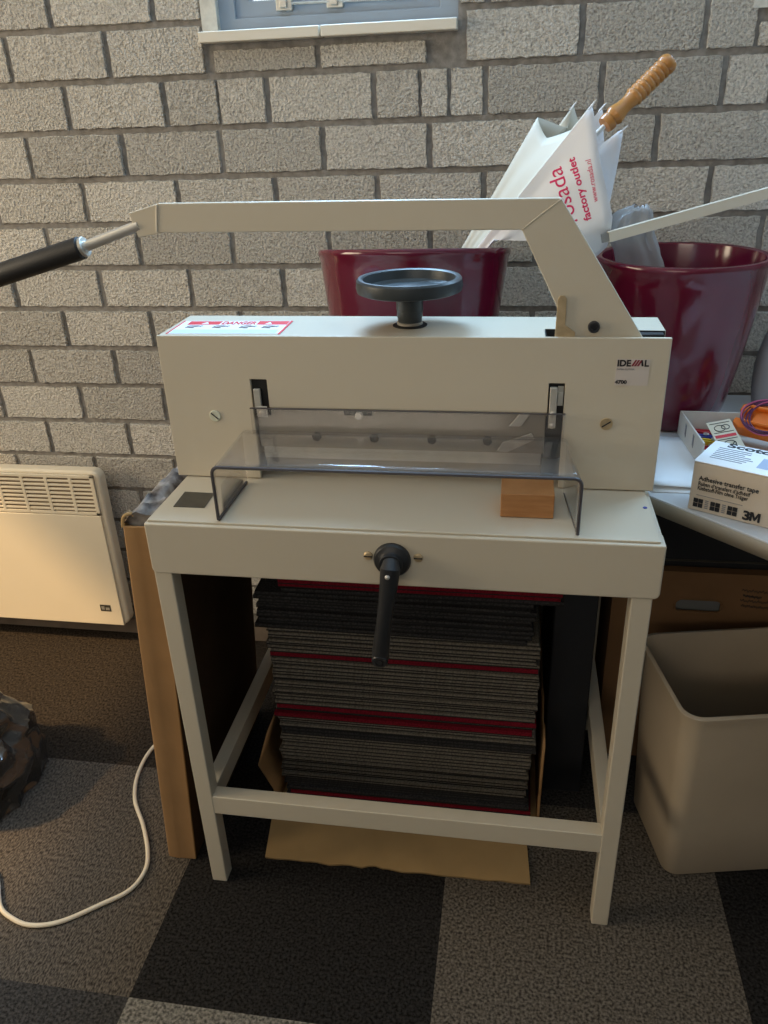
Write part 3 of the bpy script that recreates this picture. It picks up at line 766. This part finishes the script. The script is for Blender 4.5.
# ------------------------------------------------------------------ plant pots
def pot_mb(r, rb, h):
    n = 96
    prof = [(.004, .0), (rb*.93, .0), (rb, .006)]
    for i in range(1, 13):
        t = i/12; prof.append((rb+(r-rb)*(t**.7), .006+(h-.020)*t))
    prof += [(r+.003, h-.010), (r+.0035, h-.004), (r+.001, h), (r-.004, h+.0008), (r-.009, h-.002), (r-.0105, h-.012)]
    for i in range(11, 0, -1):
        t = i/12; prof.append((rb+(r-rb)*(t**.7)-.011, .016+(h-.030)*t))
    prof += [(rb-.02, .02), (.004, .0195)]
    return prof
P1 = MB().lathe(pot_mb(.173, .125, .2845), (0, 0, 0), n=96)
p1 = setprops(obj('plant_pot', P1, M['pot'], smooth=40), 'glossy burgundy plant pot behind the handwheel, holding the white umbrella', 'plant pot', 'burgundy plant pots')
p1.rotation_euler = (math.radians(-8.3), 0, 0)
P1LOC = Vector((-.190, 1.470, TZ+.0006)); p1.location = P1LOC+Vector((0, 0, .125*math.sin(math.radians(8.3))))
DZ = .735
P2 = MB().lathe(pot_mb(.152, .100, .312), (.298, 1.580, DZ+.0006), n=96)
p2 = setprops(obj('plant_pot', P2, M['pot'], smooth=40, origin=(.298, 1.580, DZ)), 'glossy burgundy plant pot on the white desk right of the guillotine', 'plant pot', 'burgundy plant pots')

# ------------------------------------------------------------------ desk on the right
DK = thing('corner_desk', 'white corner desk with a diagonal front edge right of the guillotine', 'desk', (1.0, 1.2, 0))
poly = [(.2225, 1.720), (.2225, 1.1985), (.90, .521), (1.60, .521), (1.60, 1.720)]
def build_desk():
    obj('desk_top', MB().prism(poly, 2, DZ-.0285, DZ), M['desk'], DK, bevel=.002)
    e = MB(); d = Vector((1, -1, 0)).normalized(); nrm = Vector((-1, -1, 0)).normalized()*.0012
    a, b = Vector((.2225, 1.1985, 0)), Vector((.90, .521, 0))
    e.add([a+Vector((0,0,DZ-.027)), b+Vector((0,0,DZ-.027)), b+Vector((0,0,DZ-.0025)), a+Vector((0,0,DZ-.0025))], [(0,1,2,3)])
    e.v = [v+nrm*.8 for v in e.v]
    obj('desk_edging', e, M['desk_edge'], DK, solid=.001)
    for x, y in ((.93, .60), (1.54, .60), (1.54, 1.66), (.85, 1.68)):
        obj('desk_leg', MB().box(x-.02, x+.02, y-.02, y+.02, 0, DZ-.028), M['grey_plastic'], DK, bevel=.002)
build_desk()

# things on the desk
def paper_pad():
    mb = MB()
    for j, (dz, dx, dy) in enumerate(((0, 0, 0), (.004, .004, .010))):
        rows = []
        for i in range(9):
            t = i/8; row = []
            for k in range(7):
                s = k/6
                x = .2265+dx+s*.20; y = 1.210+dy+t*.225-(.012*s*s)
                lift = .004*(1-s)**2*(.4+.6*(1-t)) if j else .0
                row.append(Vector((x, y, DZ+.0012+dz+lift)))
            rows.append(row)
        mb.grid(rows)
    return mb
setprops(obj('paper_sheets', paper_pad(), M['paper'], solid=.0012, origin=(.32, 1.31, DZ)), 'two white curling paper sheets on the desk beside the white carton', 'paper')

WC = thing('white_carton', 'shallow open white carton of odds and ends on the desk before the right pot', 'carton', (.40, 1.40, DZ+.008))
def build_white_carton():
    zb, zt = DZ+.0095, DZ+.052
    BLc, FL, FRc, BR = Vector((.3075, 1.462, 0)), Vector((.3175, 1.300, 0)), Vector((.520, 1.300, 0)), Vector((.520, 1.455, 0))
    def wall(a, b, name, zt_=zt, th=.003, lean=0.):
        d = (b-a).normalized(); n = Vector((-d.y, d.x, 0))*th
        ps = [a, b, b+n, a+n]
        return MB().add([p+Vector((0, 0, zb)) for p in ps]+[p+Vector((0, 0, zt_)) for p in ps], [(3,2,1,0),(4,5,6,7),(0,1,5,4),(1,2,6,5),(2,3,7,6),(3,0,4,7)])
    obj('carton_base', MB().prism([(BLc.x, BLc.y), (FL.x, FL.y), (FRc.x, FRc.y), (BR.x, BR.y)], 2, zb-.002, zb), M['carton_white'], WC)
    lw = obj('carton_wall', wall(BLc, FL, 'l'), M['carton_white'], WC, bevel=.0005)
    obj('carton_wall', wall(BR, BLc, 'b'), M['carton_white'], WC, bevel=.0005)
    obj('carton_wall', wall(FL, FRc, 'f', zb+.030), M['carton_white'], WC, bevel=.0005)
    obj('carton_wall', wall(FRc, BR, 'r'), M['carton_white'], WC, bevel=.0005)
    d = (FL-BLc).normalized(); nn = Vector((d.y, -d.x, 0))*-.0005
    sl = MB()
    for t in (.30, .62):
        a = BLc.lerp(FL, t); b = BLc.lerp(FL, t+.05)
        off = Vector((-.0006, 0, 0))
        sl.add([a+off+Vector((0,0,zb+.016)), b+off+Vector((0,0,zb+.012)), b+off+Vector((0,0,zb+.034)), a+off+Vector((0,0,zb+.036))], [(0,1,2,3)])
    obj('tab_slot', sl, M['ink_grey'], lw, solid=.0006)
build_white_carton()
cz = DZ+.0102
def peg(x, y, ang, m, lab, zz=cz, L=.072):
    mt = Matrix.Translation((x, y, zz)) @ Matrix.Rotation(math.radians(ang), 4, 'Z')
    t = thing('clothes_peg', lab, 'clothes peg', (x, y, zz), 'clothes pegs in the white carton')
    for s in (-1, 1):
        p = MB().prism([(-L/2, s*.001), (-L/2, s*.0065), (-.008, s*.0085), (L/2, s*.0045), (L/2, s*.001), (.004, s*.0032)], 2, 0, .010, mt)
        obj('jaw', p, m, t, bevel=.0008)
    obj('spring', MB().tube([mt @ Vector((.002+.0045*math.cos(a), .0045*math.sin(a), .0115+.0006*i/4)) for i, a in enumerate([k*.6 for k in range(22)])], .0007, 6), M['zinc'], t)
    return t
peg(.3640, 1.4425, -14, M['red'], 'dark red clothes peg at the back of the white carton', L=.066)
peg(.3470, 1.420, -10, M['blue'], 'blue clothes peg lying behind the yellow one in the carton', L=.054)
peg(.3555, 1.395, -20, M['yellow'], 'yellow clothes peg lying at the left in the white carton', L=.052)
peg(.3455, 1.365, 8, M['red'], 'bright red clothes peg nearest the front of the white carton', L=.044)
# small printed card leaning in the carton
kc = thing('printed_card', 'cream card with black drawings and a red band standing in the white carton', 'card', (.372, 1.33, cz))
def build_card():
    o = Vector((.3560, 1.325, cz+.0150)); xd = Vector((.043, .014, .004)); yd = Vector((.004, .070, .042))
    f = frame(o, xd, yd); W_, H_ = .044, .066
    obj('card_board', MB().box(0, W_, 0, H_, -.001, 0, f), M['matchcard'], kc)
    obj('card_print', MB().box(.003, W_-.003, .030, .036, 0, .0003, f), M['ink_red'], kc)
    q = MB()
    for (ox, oy, r) in ((.022, .015, .009), (.018, .050, .008), (.029, .051, .006)):
        q.tube([f @ Vector((ox+r*math.cos(a)*1.2, oy+r*math.sin(a)*.8, .0004)) for a in [k*math.pi/8 for k in range(17)]], .0007, 5)
    for yy in (.004, .026, .041, .061): q.tube([f @ Vector((.004, yy, .0004)), f @ Vector((W_-.004, yy, .0004))], .0006, 5)
    q.tube([f @ Vector((.014, .019, .0004)), f @ Vector((.022, .010, .0004)), f @ Vector((.031, .018, .0004))], .0008, 5)
    obj('card_drawing', q, M['ink'], kc)
build_card()
# orange reel with wire
OR = thing('orange_line_reel', 'orange plastic winder with purple and pink wire wound round it, in the carton', 'wire winder', (.44, 1.39, cz))
def build_reel():
    mt = Matrix.Translation((.447, 1.392, cz+.0420)) @ Matrix.Rotation(math.radians(-38), 4, 'Z') @ Matrix.Rotation(math.radians(34), 4, 'X')
    def Hx(y0, y1, s=1.):
        poly = [(-.058, -.020), (-.044, -.028), (.044, -.028), (.058, -.020), (.058, -.008), (.030, -.008), (.030, .008), (.058, .008), (.058, .022), (.044, .030), (-.044, .030), (-.058, .022), (-.058, .008), (-.030, .008), (-.030, -.008), (-.058, -.008)]
        return MB().prism(poly, 2, y0, y1, mt)
    obj('winder_body', Hx(-.012, .014), M['orange'], OR, bevel=.003)
    obj('winder_ridge', MB().box(-.040, .040, .012, .018, .013, .024, mt).box(-.040, .040, -.020, -.014, .013, .021, mt), M['orange'], OR, bevel=.003)
    for j in range(7):
        pt = []
        rr = .030+.0018*j; off = -.006+.003*j
        for k in range(33):
            a = 2*math.pi*k/32; pt.append(mt @ Vector((rr*1.10*math.cos(a)+.004*math.sin(j), .030*math.sin(a)*(1+.05*j), .020+.004*math.cos(a*2+j)+.0008*j)))
        obj('wire_loop', MB().tube(pt, .0013, 6, caps=False), M['wire_pink'] if j in (2, 6) else M['wire'], OR)
build_reel()
# box of adhesive transfer tape
TB = thing('tape_box', 'printed cardboard box of adhesive transfer tape at the front edge of the desk', 'box', (.33, 1.15, DZ))
def build_tape_box():
    a = Vector((.2735, 1.1555, DZ+.0006)); ang = math.radians(-29.8)
    f = Matrix.Translation(a) @ Matrix.Rotation(ang, 4, 'Z'); W_, D_, H_ = .165, .094, .0800
    obj('box_body', MB().box(0, W_, 0, D_, 0, H_-.001, f), M['carton_white2'], TB, bevel=.0012)
    obj('box_lid', MB().box(-.0008, W_+.0008, -.0012, D_+.0008, H_-.001, H_+.0006, f), M['paper'], TB, bevel=.0006)
    flap = MB().prism([(.004, H_-.002), (.010, H_-.012), (.020, H_-.0185), (W_-.022, H_-.0185), (W_-.010, H_-.012), (W_-.004, H_-.002)], 1, -.0009, .0004, f)
    obj('tuck_flap', flap, M['carton_white2'], TB)
    FT = lambda x, z: f @ frame((x, -.0012, z), (1, 0, 0), (0, 0, 1))
    obj('printed_text', text_mb('Adhesive transfer tape', .0105, FT(.0105, H_-.0290), bold=.00015, width=.086, depth=.0002), M['ink'], TB)
    obj('printed_text', text_mb('Ruban d\u2019transfert d\u2019adh\u00e9sif', .0090, FT(.0105, H_-.0372), bold=.0001, width=.075, depth=.0002), M['ink'], TB)
    obj('printed_text', text_mb('Klebstoff-Film ohne Tr\u00e4ger', .0090, FT(.0105, H_-.0445), bold=.0001, width=.073, depth=.0002), M['ink'], TB)
    three = text_mb('3', .0200, FT(.0800, .0055), bold=.0007, width=.0100, depth=.0002)
    three.prism([(.0905, .0055), (.0905, .0198), (.0945, .0198), (.0978, .0120), (.1011, .0198), (.1051, .0198), (.1051, .0055), (.1019, .0055), (.1019, .0140), (.0988, .0070), (.0968, .0070), (.0937, .0140), (.0937, .0055)], 1, -.0014, -.0006, f)
    obj('printed_text', three, M['ink'], TB)
    sq = MB(); ln = MB()
    for i, x in enumerate((.0075, .0328, .0581)):
        for dx in (0, .0074):
            for dz in (0, .0075): sq.box(x+dx, x+dx+.0066, -.0014, -.0004, .0065+dz, .0130+dz, f)
        if i < 2:
            for k in range(5): ln.box(x+.0172, x+.0222, -.0014, -.0004, .0070+k*.003, .0082+k*.003, f)
    obj('printed_squares', sq, M['ink'], TB); obj('fine_print', ln, M['ink_grey'], TB)
    obj('printed_line', MB().box(.010, .078, -.0014, -.0004, .0262, .0266, f), M['ink_grey'], TB)
    LT = lambda x, y: f @ frame((x, y, H_+.0008), (1, 0, 0), (0, 1, 0))
    obj('printed_text', text_mb('Scotch', .024, LT(.022, D_-.016), bold=.0007, width=.075, depth=.0002), M['ink'], TB)
    fp = MB()
    for k in range(7): fp.box(.014, .014+R.uniform(.040, .058), D_-.026-k*.0075, D_-.0245-k*.0075+.0012, H_+.0006, H_+.0009, f)
    obj('fine_print', fp, M['ink_grey'], TB)
    obj('label_block', MB().box(.082, .098, .020, .060, H_+.0006, H_+.0009, f).box(.103, .128, .020, .060, H_+.0006, H_+.0009, f), M['ink_blue'], TB)
M['carton_white2'] = mat('warm white carton board', (.62, .53, .42), .6, vary=.02, vscale=10)
M['ink_blue'] = mat('pale blue print', (.36, .42, .55), .7)
build_tape_box()
# grey pouch at the right edge of the desk
def pouch():
    mb = MB(); rows = []
    for i in range(13):
        t = i/12; s = math.sin(math.pi*min(1, .08+t*.92))
        w = .055*(.55+.45*math.sin(math.pi*(.15+.7*t))); d = .030*(.5+.5*math.sin(math.pi*(.1+.8*t)))
        row = []
        for k in range(24):
            a = 2*math.pi*k/24; ca, sa = math.cos(a), math.sin(a)
            x = math.copysign(abs(ca)**.6, ca)*w; y = math.copysign(abs(sa)**.6, sa)*d
            row.append(Vector((.515+x+.018*t, 1.60+y+.03*t, DZ+.0006+.175*t+.006*(1-t)*abs(ca))))
        rows.append(row)
    mb.grid(rows, closed=True); mb.f.append(list(range(24))[::-1]); mb.f.append(list(range(12*24, 13*24))); mb.mi += [0, 0]
    return mb
setprops(obj('storage_pouch', pouch(), M['grey_plastic'], origin=(.515, 1.60, DZ), smooth=50), 'grey soft pouch standing on the desk right of the burgundy pot', 'pouch')

# aluminium channel lying across the right pot
def channel():
    a = Vector((.1375, 1.436, 1.0890)); b = Vector((.72, 1.536, 1.2270)); d = (b-a).normalized()
    f = frame(a, d, Vector((0, 0, 1))); L_ = (b-a).length       # x along, y up, z towards +-y
    mb = MB(); w, h, t = .011, .0165, .0016
    mb.prism([(0, 0), (w, 0), (w, t), (t, t), (t, h-t), (w, h-t), (w, h), (0, h)], 0, .012, L_, Matrix(((1,0,0,0),(0,0,1,0),(0,1,0,0),(0,0,0,1))) if False else None)
    # prism along x: poly given as (y,z) -> map to frame (x, up, depth)
    mb.v = [f @ Vector((v.x, v.z, -v.y+w)) for v in mb.v]
    e = MB(); e.box(.0, .034, .0012, h-.0012, w*.25, w*.55); e.v = [f @ v for v in e.v]
    return mb, e, a
cm, ce, ca_ = channel()
ch = setprops(obj('aluminium_channel', cm, M['alu'], origin=ca_), 'long pale aluminium channel strip lying across above the right burgundy pot', 'metal strip')
obj('inner_liner', ce, M['alu_in'], ch)

# translucent bag stuffed in the right pot
def film():
    mb = MB(); rows = []; n = 40
    keys = [(.256, 1.575, .86, .034), (.243, 1.570, .95, .038), (.226, 1.562, 1.02, .042), (.212, 1.556, 1.064, .038), (.196, 1.55, 1.085, .040), (.199, 1.553, 1.112, .038), (.203, 1.555, 1.128, .030), (.212, 1.556, 1.134, .010)]
    for i, (x, y, z, r) in enumerate(keys):
        row = []
        for k in range(n):
            a = 2*math.pi*k/n
            q = 1+.45*noise.noise(Vector((math.cos(a)*2.6, math.sin(a)*2.6, i*.7)))+.25*noise.noise(Vector((math.cos(a)*6, math.sin(a)*6, i*1.1+4)))
            row.append(Vector((x+r*q*math.cos(a), y+r*.55*q*math.sin(a), z+.012*noise.noise(Vector((math.cos(a)*2, math.sin(a)*2, i*1.3+9)))*(i > 3))))
        rows.append(row)
    return mb.grid(rows, closed=True)
setprops(obj('plastic_bag', film(), M['film'], origin=(.2, 1.55, .86), smooth=60, subd=1), 'crumpled translucent plastic bag stuffed into the right burgundy pot', 'plastic bag')

# ------------------------------------------------------------------ umbrella
def cam_pt(px, py, y):
    return None
UM = thing('umbrella', 'white advertising umbrella with a turned wooden handle, leaning in the left burgundy pot', 'umbrella', (-.17, 1.49, .96))
def build_umbrella():
    F = Vector((-.175, 1.510, .9550))
    # hem corners of the folded canopy: rib tips and the folds hanging between them
    hem = [(.1057, 1.440, 1.2975), (.1245, 1.425, 1.2150), (.1512, 1.430, 1.1310), (.1500, 1.462, 1.0800), (.1180, 1.485, 1.0490),
           (.1560, 1.530, 1.1500), (.1690, 1.550, 1.2580), (.1400, 1.560, 1.2400), (.1317, 1.560, 1.2930), (.1050, 1.585, 1.2500),
           (.0845, 1.585, 1.2975), (.0760, 1.570, 1.2640), (.0240, 1.550, 1.2820), (.0400, 1.510, 1.2500), (.0850, 1.465, 1.2650)]
    n = 6
    loop = []
    N = len(hem); hv = [Vector(h) for h in hem]
    cr = catmull(hv, n, True)
    lin = [hv[i].lerp(hv[(i+1) % N], j/n) for i in range(N) for j in range(n)]
    loop = [a.lerp(b, .35) for a, b in zip(lin, cr)]
    rows = []
    T = 26
    for i in range(T+1):
        t = i/T; row = []
        for k, h in enumerate(loop):
            p = h.lerp(F, t**.95)
            # cloth hangs in soft folds away from its tips
            s = math.sin(math.pi*t)
            w = noise.noise(Vector((k*.45, t*2.0, 1.7)))
            p = p+Vector((0, .006*w*s, -.010*s*(1 if h.z < 1.2 else .2)))
            dd = math.hypot(p.x+.190, p.y-1.512); zm = 1.092 if dd > .150 else 1.092-(.150-dd)*1.5
            if t > .12 and p.x < .10: p.z = max(p.z, zm)
            if t > .96: p = F+(p-F)*1.0+Vector((.004*math.cos(k), .004*math.sin(k), 0))
            row.append(p)
        rows.append(row)
    mb = MB(); mb.grid(rows, closed=True)
    cols = len(loop)
    for fi in range(len(mb.f)):
        k = fi % cols
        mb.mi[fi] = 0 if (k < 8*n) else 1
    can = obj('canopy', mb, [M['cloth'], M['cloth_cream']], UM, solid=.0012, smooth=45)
    bv = BVHTree.FromPolygons(mb.v, mb.f)
    def wrap(tm):
        for v in tm.v:
            hit = bv.ray_cast(Vector((v.x, 1.2, v.z)), Vector((0, 1, 0)))
            if hit[0] is not None: v.y = hit[0].y-.0010+(v.y-1.44)*.5
        return tm
    up = Vector((-.0277, 0, .063)).normalized(); lf = Vector((-up.z, 0, up.x))
    tf = lambda x, z, u=up: frame((x, 1.44, z), u, Vector((-u.z, 0, u.x)))
    def line(txt, x0, z0, x1, z1, size, bold):
        u = Vector((x1-x0, 0, z1-z0)); obj('printed_text', wrap(text_mb(txt, size, tf(x0, z0, u.normalized()), depth=.0003, bold=bold, fine=5, width=u.length)), M['ink_crimson'], can)
    line('rosada', .0970, 1.1230, .0645, 1.2080, .036, .0)
    line('factory outlet', .1180, 1.1280, .0835, 1.2240, .0165, .0004)
    line('www.rosada.nl', .1262, 1.1560, .1090, 1.2200, .0125, .0)
    # ribs ends
    for i in (0, 6, 8, 10):
        h = hv[i]; d = (h-F).normalized()
        obj('rib_tip', MB().tube([h-d*.008, h+d*.004, h+d*.010], [.0016, .0014, .0006], 8), M['paper'], can)
    ha, hb = Vector((.1335, 1.513, 1.2660)), Vector((.2330, 1.560, 1.3560))
    ax = (hb-ha).normalized()
    obj('shaft', MB().tube([F-ax*.09, ha+ax*.01], .0042, 12), M['chrome'], UM)
    L_ = (hb-ha).length
    prof = [(.004, 0), (.0105, .001), (.0115, .005), (.0118, .012), (.0098, .015), (.0112, .018), (.0128, .023), (.0120, .030), (.0098, .040), (.0092, .050), (.0102, .060)]
    z = .062
    while z < L_-.018:
        prof += [(.0104, z), (.0122, z+.003), (.0124, z+.006), (.0108, z+.0092)]; z += .0098
    prof += [(.0112, z), (.0128, z+.004), (.0128, z+.010), (.0110, z+.015), (.006, z+.018), (.0006, z+.0185)]
    prof = [(r_*1.28, h_) for r_, h_ in prof]
    obj('umbrella_handle', MB().lathe(prof, ha, ax, 32), M['handle_wood'], UM)
    return
build_umbrella()

# ------------------------------------------------------------------ below the desk
BB = thing('archive_box', 'large brown cardboard box with an oval hand hole under the desk', 'cardboard box', (.48, 1.56, 0))
def build_archive_box():
    x0, x1, y0, y1, z1 = .2140, .760, 1.400, 1.715, .4740
    xs = [x0, .3375, .4215, x1]; zs = [.001, .3890, .4150, z1]
    f = MB(); holed_plate(f, xs, zs, {(1, 1)}, y0, y0+.005)
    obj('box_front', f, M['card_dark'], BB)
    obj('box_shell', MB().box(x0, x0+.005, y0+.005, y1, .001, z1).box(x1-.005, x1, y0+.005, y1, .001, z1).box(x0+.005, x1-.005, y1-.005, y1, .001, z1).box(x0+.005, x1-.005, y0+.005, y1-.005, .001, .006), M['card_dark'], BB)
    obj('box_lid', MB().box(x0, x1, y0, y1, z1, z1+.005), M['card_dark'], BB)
    ring = rrect(.3340, .4250, .3860, .4180, .0155, 6)
    # rounded rim of the hand hole
    obj('hand_hole', MB().tube([Vector((a, y0-.0004, b)) for a, b in ring+ring[:1]], .0022, 6, caps=False), M['card_dark'], BB)
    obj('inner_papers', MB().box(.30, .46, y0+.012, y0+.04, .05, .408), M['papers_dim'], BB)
    for i, (s, zz) in enumerate((('dozen nylon', .446), ('files', .434), ('stock', .420), ('various', .408))):
        obj('handwriting', text_mb(s, .011, frame((.452+.004*(i % 2), y0-.0006, zz-.012), (1, 0, -.05), (.15, 0, 1)), depth=.0002), M['ink'], BB) if False else None
    hw = MB()
    for i in range(4):
        z = .444-.0115*i; x = .4560+.003*(i % 2); pt = []
        L_ = (.075, .035, .068, .050)[i]
        for k in range(46):
            t = k/45; pt.append(Vector((x+L_*t, y0-.0004, z-.004*t+.0028*math.sin(k*1.7+i)+.0012*math.sin(k*.63))))
        hw.tube(pt, .0007, 5)
    obj('handwriting', hw, M['ink'], BB)
build_archive_box()
BC = thing('black_case', 'black soft case lying on the brown box in the dark under the desk', 'case', (.5, 1.55, .479))
obj('case_body', MB().prism(rrect(.2250, .740, 1.412, 1.705, .03, 5), 2, .4796, .640), M['black_case'], BC, bevel=.012, seg=3)
obj('zip_line', MB().tube([(.24, 1.4105, .498), (.45, 1.4100, .500), (.73, 1.4105, .499)], .0022, 6), M['steel_dark'], BC)

# added black box that deepens the dark gap beside the stack
KB = thing('added_black_box', 'added black box filling the dark gap between the carpet tile stack and the right legs', 'box', (.128, 1.45, 0))
obj('box_body', MB().box(.0930, .1720, 1.275, 1.655, .001, .575), M['black_case'], KB, bevel=.004)
obj('box_lid', MB().box(.0915, .1733, 1.2735, 1.6565, .575, .610), M['black_case'], KB, bevel=.004)
# waste bin
def build_bin():
    t = thing('waste_bin', 'grey beige plastic waste bin without a lid in front of the brown box', 'waste bin', (.45, 1.22, 0))
    ang = math.radians(11.5)
    o0 = Vector((.3165, 1.0850, 0))
    f = Matrix.Translation(o0) @ Matrix.Rotation(ang, 4, 'Z')
    W_, D_, H_ = .285, .200, .398
    def ring(z, ins, r):
        fl = .018*z/H_
        return [f @ Vector((a, b, z)) for a, b in rrect(-fl+ins, W_+fl-ins, -fl+ins, D_+fl-ins, r, 6)]
    mb = MB(); rows = [ring(.0012, .014, .02), ring(.0012, .004, .024), ring(.006, .0, .026), ring(H_*.3, 0, .027), ring(H_*.6, 0, .028), ring(H_-.014, 0, .030), ring(H_-.012, -.004, .033), ring(H_-.002, -.005, .034), ring(H_, -.003, .033), ring(H_, .002, .030), ring(H_-.006, .004, .029), ring(H_*.5, .004, .027), ring(.010, .005, .024), ring(.008, .03, .02)]
    mb.grid(rows, closed=True); n = len(rows[0])
    mb.f.append(list(range(n))[::-1]); mb.f.append(list(range(13*n, 14*n))); mb.mi += [0, 0]
    obj('bin_body', mb, M['bin'], t, smooth=50)
    lp = MB(); rows = [ring(.30, .0055, .026), ring(.11, .010, .024)]
    lin = MB(); lin.grid([[p for p in ring(.115, .0062, .024)], [p for p in ring(.113, .03, .02)]], closed=True)
    nn = len(rows[0]); lin.f.append(list(range(nn, 2*nn))); lin.mi.append(0)
    obj('waste_liner', lin, M['bag_black'], t)
build_bin()

# ------------------------------------------------------------------ light
def area(name, loc, target, sx, sy, power, col, spread=180):
    l = bpy.data.lights.new(name, 'AREA'); l.shape = 'RECTANGLE'; l.size = sx; l.size_y = sy; l.energy = power; l.color = col; l.spread = math.radians(spread)
    o = bpy.data.objects.new(name, l); COL.objects.link(o); o.location = loc
    o.rotation_euler = (Vector(target)-Vector(loc)).to_track_quat('-Z', 'Y').to_euler()
    return o
# daylight entering through the back and left windows, and an added front fill
area('daylight_back_window', ((W1[0]+W1[1])/2, WY-.002, 1.84), ((W1[0]+W1[1])/2, 0, 1.84), .42, .62, 31, (.40, .67, 1.0))
area('daylight_back_window', ((W2[0]+W2[1])/2, WY-.002, 1.84), ((W2[0]+W2[1])/2, 0, 1.84), .60, .62, 22, (.42, .69, 1.0))
area('daylight_left_window', (XL-.05, .55, 1.49), (0, .55, 1.2), 1.3, 1.0, 40, (1.0, .80, .53))
area('front_fill', (-.95, YB-.05, 2.03), (-.6, 1, 1.3), 2.0, .62, 16, (1.0, .83, .62))  # added fill from behind the camera, source unseen
sun = bpy.data.lights.new('sun', 'SUN'); sun.energy = 5; sun.angle = math.radians(4); sun.color = (1.0, .66, .32)
so = bpy.data.objects.new('sun', sun); COL.objects.link(so)
so.rotation_euler = Vector((1, .52, -1.17)).to_track_quat('-Z', 'Y').to_euler()
w = bpy.data.worlds.new('sky'); SC.world = w; w.use_nodes = True
bg = w.node_tree.nodes['Background']; bg.inputs[0].default_value = (.75, .87, 1.0, 1); bg.inputs[1].default_value = 1.0
